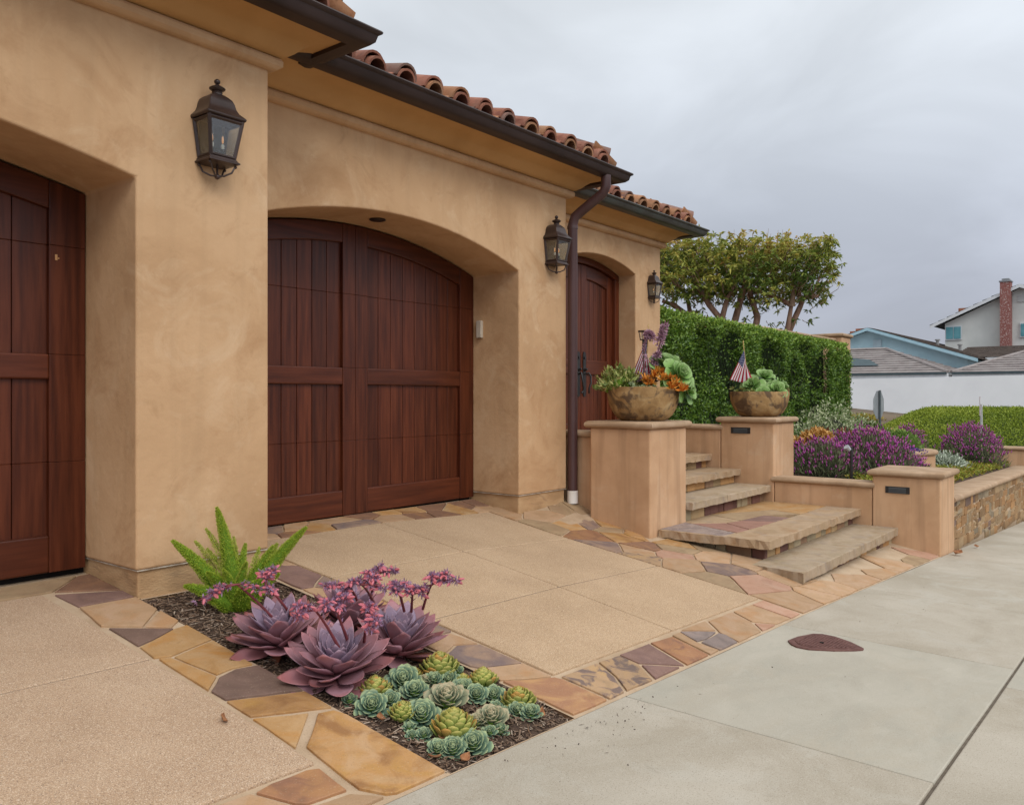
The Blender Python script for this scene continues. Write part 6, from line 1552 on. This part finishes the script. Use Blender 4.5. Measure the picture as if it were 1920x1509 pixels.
# roofs in courses
def courses(P0, P1, P2, P3, n, lift):
    """P0-P1 eave, P3-P2 ridge; n overlapping courses of tile"""
    b = MB(); P0, P1, P2, P3 = map(Vector, (P0, P1, P2, P3)); nn = (P1 - P0).cross(P3 - P0).normalized()
    if nn.z < 0: nn = -nn
    for k in range(n):
        a, c = k / n, (k + 1) / n
        q = [P0.lerp(P3, a) + nn * lift, P1.lerp(P2, a) + nn * lift, P1.lerp(P2, c), P0.lerp(P3, c)]
        b.add(q + [p - nn * lift * .98 for p in q[:2]], [(0, 1, 2, 3), (0, 4, 5, 1)])
    return b
GT = M('grey_roof_tiles', [(.21, .185, .18), (.27, .24, .23), (.31, .28, .27)], scale=2, rough=.85, bump=.3, bscale=20, speck=[((.17, .13, .125), 3, .55, .7, .5)])
BT = M('brown_roof_shingles', [(.065, .050, .044), (.10, .078, .066), (.13, .10, .085)], scale=3, rough=.95, bump=.4, bscale=18, speck=[((.17, .13, .1), 5, .58, .72, .6)])
TRIMW = M('white_trim', [(.56, .58, .60), (.64, .66, .68)], rough=.7)
DKT = M('dark_teal_trim', [(.035, .06, .07), (.05, .08, .09)], rough=.6)
gh = thing('grey_roof_house', 'low white house with a grey tiled hip roof behind the white wall', 'house', (45, 9, 0))
def roofpart(b, parent, mat, name='roof'): return b.build(name, mat, parent)
roofpart(courses((42, 17, 2.06), (42, 8.0, 2.06), (46, 11.64, 3.40), (46, 17, 3.40), 11, .05), gh, GT)
roofpart(courses((42, 8.0, 2.06), (51, 8.0, 2.06), (48, 11.64, 3.40), (46, 11.64, 3.40), 11, .05), gh, GT)
roofpart(courses((42.4, 7.9, 2.06), (42.4, -8, 2.06), (47.4, -8, 3.45), (47.4, 4.45, 3.45), 12, .05), gh, GT)
roofpart(courses((51, 7.9, 2.06), (42.4, 7.9, 2.06), (47.4, 4.45, 3.45), (49, 4.45, 3.45), 12, .05), gh, GT)
MB().tube([(42, 8.0, 2.10), (46, 11.64, 3.45)], .08, 6).tube([(42.4, 7.9, 2.1), (47.4, 4.45, 3.5)], .08, 6).tube([(46, 11.64, 3.45), (46, 17, 3.45)], .08, 6).build('ridge_tiles', GT, gh, sm=60)
MB().box((42.02, 8.02, 1.80), (42.1, 17, 2.03)).box((42.42, -8, 1.80), (42.5, 7.88, 2.03)).box((42.1, 8.02, 1.80), (50, 8.1, 2.03)).build('fascia', TRIMW, gh)
MB().box((41.93, 8.02, 1.99), (42.015, 17, 2.065)).box((42.33, -8, 1.99), (42.415, 7.88, 2.065)).build('gutter', DKT, gh)
MB().box((42.7, 8.3, -.5), (50, 16.8, 2.02)).box((43, -7.8, -.5), (50, 7.6, 2.02)).build('house_wall', WW, gh)
wf = MB().box((42.64, 11.2, 1.42), (42.69, 13.4, 1.78)).build('window', TRIMW, gh)
for y in (11.28, 11.78, 12.38, 12.9): MB().box((42.62, y, 1.46), (42.645, y + .36, 1.74)).build('window_pane', DKT, wf)
MB().add([(43.0, 11.2, 2.48), (43.0, 13.6, 2.50), (44.6, 13.6, 3.02), (44.0, 11.9, 2.82)], [(0, 1, 2, 3)]).build('skylight', DKT, gh)
BLUE = M('pale_blue_stucco', [(.33, .47, .52), (.38, .52, .57)], scale=2, rough=.9, patch=[((.30, .42, .47), 1.0, .5, .75, .5)])
BLUET = M('blue_trim', [(.30, .46, .53), (.34, .50, .57)], rough=.7)
bh = thing('blue_house', 'pale blue gabled house with a dark brown shingle roof', 'house', (55, 13.5, 0))
pk, ez, sl = 4.72, 2.85, .336
MB().add([(50.3, 8.6, -.5), (50.3, 18.6, -.5), (50.3, 18.6, ez + .17), (50.3, 13.57, pk + .05), (50.3, 8.6, ez + .17), (72, 8.6, -.5), (72, 18.6, -.5), (72, 18.6, ez + .17), (72, 13.57, pk + .05), (72, 8.6, ez + .17)],
         [(0, 1, 2, 3, 4), (9, 8, 7, 6, 5), (0, 5, 6, 1), (1, 6, 7, 2), (2, 7, 8, 3), (3, 8, 9, 4), (4, 9, 5, 0)]).build('house_wall', BLUE, bh)
roofpart(courses((49.7, 8.0, ez + .12), (73, 8.0, ez + .12), (73, 13.57, pk + .16), (49.7, 13.57, pk + .16), 16, .05), bh, BT)
roofpart(courses((73, 19.15, ez + .12), (49.7, 19.15, ez + .12), (49.7, 13.57, pk + .16), (73, 13.57, pk + .16), 16, .05), bh, BT)
MB().add([(49.66, 8.0, ez - .06), (49.66, 13.57, pk - .02), (49.66, 19.15, ez - .06), (49.66, 19.15, ez + .12), (49.66, 13.57, pk + .15), (49.66, 8.0, ez + .12)], [(0, 1, 4, 5), (1, 2, 3, 4)]).build('barge_board', BLUET, bh)
roofpart(courses((54.5, 10.2, 3.22), (54.5, -9, 3.22), (60, -9, 4.12), (60, 10.2, 4.12), 9, .05), bh, BT)
MB().box((54.52, -9, 2.98), (54.62, 8.4, 3.2)).build('fascia', TRIMW, bh)
MB().box((55.4, -8.8, -.5), (60, 8.0, 3.05)).build('house_wall', WW, bh)
MB().box((50.22, 12.95, 3.72), (50.3, 13.4, 4.2)).build('gable_vent', M('vent_grey', [(.30, .38, .42), (.34, .42, .46)], rough=.8), bh)
BRICK = M('chimney_brick', [(.28, .10, .055), (.36, .15, .09)], scale=6, rough=.9)
MB().box((52.5, 14.3, 3.9), (53.5, 15.35, 4.92)).box((52.45, 14.45, 4.92), (53.4, 15.0, 5.06)).build('chimney', BRICK, bh)
for (x, y, z) in ((56, 11.2, 4.15), (59.5, 10.6, 4.0), (61, 9.9, 3.75)):
    MB().tube([(x, y, z - .3), (x, y, z + .22)], .09, 8).tube([(x, y, z + .22), (x, y, z + .3)], .15, 8).build('roof_vent', M('vent_metal', [(.2, .2, .2), (.3, .3, .3)], rough=.5), bh)
wh = thing('white_house', 'white two storey gabled house with a tall red brick chimney', 'house', (66, 8, 0))
CREAM = M('offwhite_stucco', [(.56, .575, .55), (.64, .65, .62)], scale=1, rough=.9, patch=[((.5, .51, .49), .7, .5, .75, .5)])
MB().add([(62, 11.94, -.5), (62, 2.2, -.5), (62, 2.2, 5.85), (62, 7.55, 7.92), (62, 11.94, 5.85), (74, 11.94, -.5), (74, 2.2, -.5), (74, 2.2, 5.85), (74, 7.55, 7.92), (74, 11.94, 5.85)],
         [(4, 3, 2, 1, 0), (5, 6, 7, 8, 9), (1, 6, 5, 0), (2, 7, 6, 1), (3, 8, 7, 2), (4, 9, 8, 3), (0, 5, 9, 4)]).build('house_wall', CREAM, wh)
SLT = M('grey_shingles', [(.085, .09, .10), (.12, .125, .135)], scale=4, rough=.9)
roofpart(courses((75, 12.75, 5.72), (61.4, 12.75, 5.72), (61.4, 7.55, 8.10), (75, 7.55, 8.10), 10, .05), wh, SLT)
roofpart(courses((61.4, 1.4, 5.72), (75, 1.4, 5.72), (75, 7.55, 8.10), (61.4, 7.55, 8.10), 10, .05), wh, SLT)
MB().add([(61.36, 12.75, 5.52), (61.36, 7.55, 7.88), (61.36, 1.4, 5.52), (61.36, 1.4, 5.72), (61.36, 7.55, 8.1), (61.36, 12.75, 5.72)], [(0, 1, 4, 5), (1, 2, 3, 4)]).build('barge_board', TRIMW, wh)
RB2 = M('whitewashed_brick', [(.17, .06, .05), (.26, .105, .09), (.22, .085, .075)], scale=14, rough=.95, speck=[((.50, .42, .39), 11, .55, .62, .7)])
MB().box((61.2, 8.03, -.5), (61.99, 8.62, 8.28)).build('chimney', RB2, wh)
MB().box((61.15, 7.98, 8.28), (62.0, 8.67, 8.36)).box((61.3, 8.12, 8.36), (61.9, 8.53, 8.5)).build('chimney_cap', M('cap_grey', [(.18, .19, .2), (.25, .26, .27)], rough=.5), wh)
TEAL = M('teal_glass', [(.06, .22, .26), (.10, .30, .34)], scale=3, rough=.15, spec=.6)
for (a, b) in ((11.86, 10.98), (7.55, 6.7)):
    w_ = MB().box((61.9, b - .06, 4.72), (61.98, a + .06, 5.68)).build('window', TRIMW, wh)
    MB().box((61.86, b, 4.80), (61.905, (a + b) / 2 - .02, 5.60)).build('window_pane', TEAL, w_); MB().box((61.86, (a + b) / 2 + .02, 4.80), (61.905, a, 5.60)).build('window_pane', TEAL, w_)
MB().box((61.93, 7.35, 7.0), (61.99, 7.75, 7.4)).build('gable_vent', M('vent_pale', [(.45, .46, .45), (.5, .51, .5)], rough=.8), wh)
MB().box((64.0, 10.9, 6.4), (64.6, 11.5, 7.02)).build('chimney', BRICK, wh)

# street signs
SGN = M('galvanised_sign_back', [(.25, .27, .28), (.31, .33, .34)], scale=5, rough=.5, metallic=.3)
ss = thing('stop_sign', 'octagonal street sign seen from its grey back at the far corner', 'street sign', (21.7, 5.63, -1.7))
az = R(14.5 + 70)
nv_ = Vector((math.cos(az), math.sin(az), 0)); tv_ = Vector((-nv_.y, nv_.x, 0))
oc = [(.375 * math.cos(R(22.5 + 45 * k)), .375 * math.sin(R(22.5 + 45 * k))) for k in range(8)]
zc = .775 + 1.7
vs = [tv_ * a + Vector((0, 0, zc + b)) + nv_ * s for s in (.03, .034) for a, b in oc]
MB().add(vs, [tuple(range(8)), tuple(range(15, 7, -1))] + [(k, (k + 1) % 8, (k + 1) % 8 + 8, k + 8) for k in range(8)]).build('sign_plate', SGN, ss, off=(0, 0, 0))
MB().tube([(0, 0, -.2), (0, 0, zc + .36)], .028, 6).build('sign_post', M('dark_post', [(.07, .085, .09), (.1, .12, .125)], rough=.6), ss, off=(0, 0, 0))
ps = thing('marker_post', 'thin pale leaning post with a narrow sign above the hedge mound', 'post', (22.72, 3.56, -1.7))
MB().tube([(0, 0, 0), (-.02, .03, 2.5)], .028, 6).build('post', M('pale_post', [(.36, .37, .36), (.45, .46, .45)], rough=.6), ps, off=(0, 0, 0))
MB().add([Vector((-.022, .032, 2.22)) + Vector((.98, .2, 0)) * (.09 * a) + Vector((-.06, .02, 0)) * b + Vector((0, 0, .46 * c)) for a in (-1, 1) for b in (.5, 1) for c in (0, 1)],
         [(0, 1, 3, 2), (4, 6, 7, 5), (0, 4, 5, 1), (2, 3, 7, 6), (0, 2, 6, 4), (1, 5, 7, 3)]).build('sign_plate', M('faded_sign', [(.40, .26, .26), (.5, .46, .46)], scale=8, rough=.6), ps, off=(0, 0, 0))
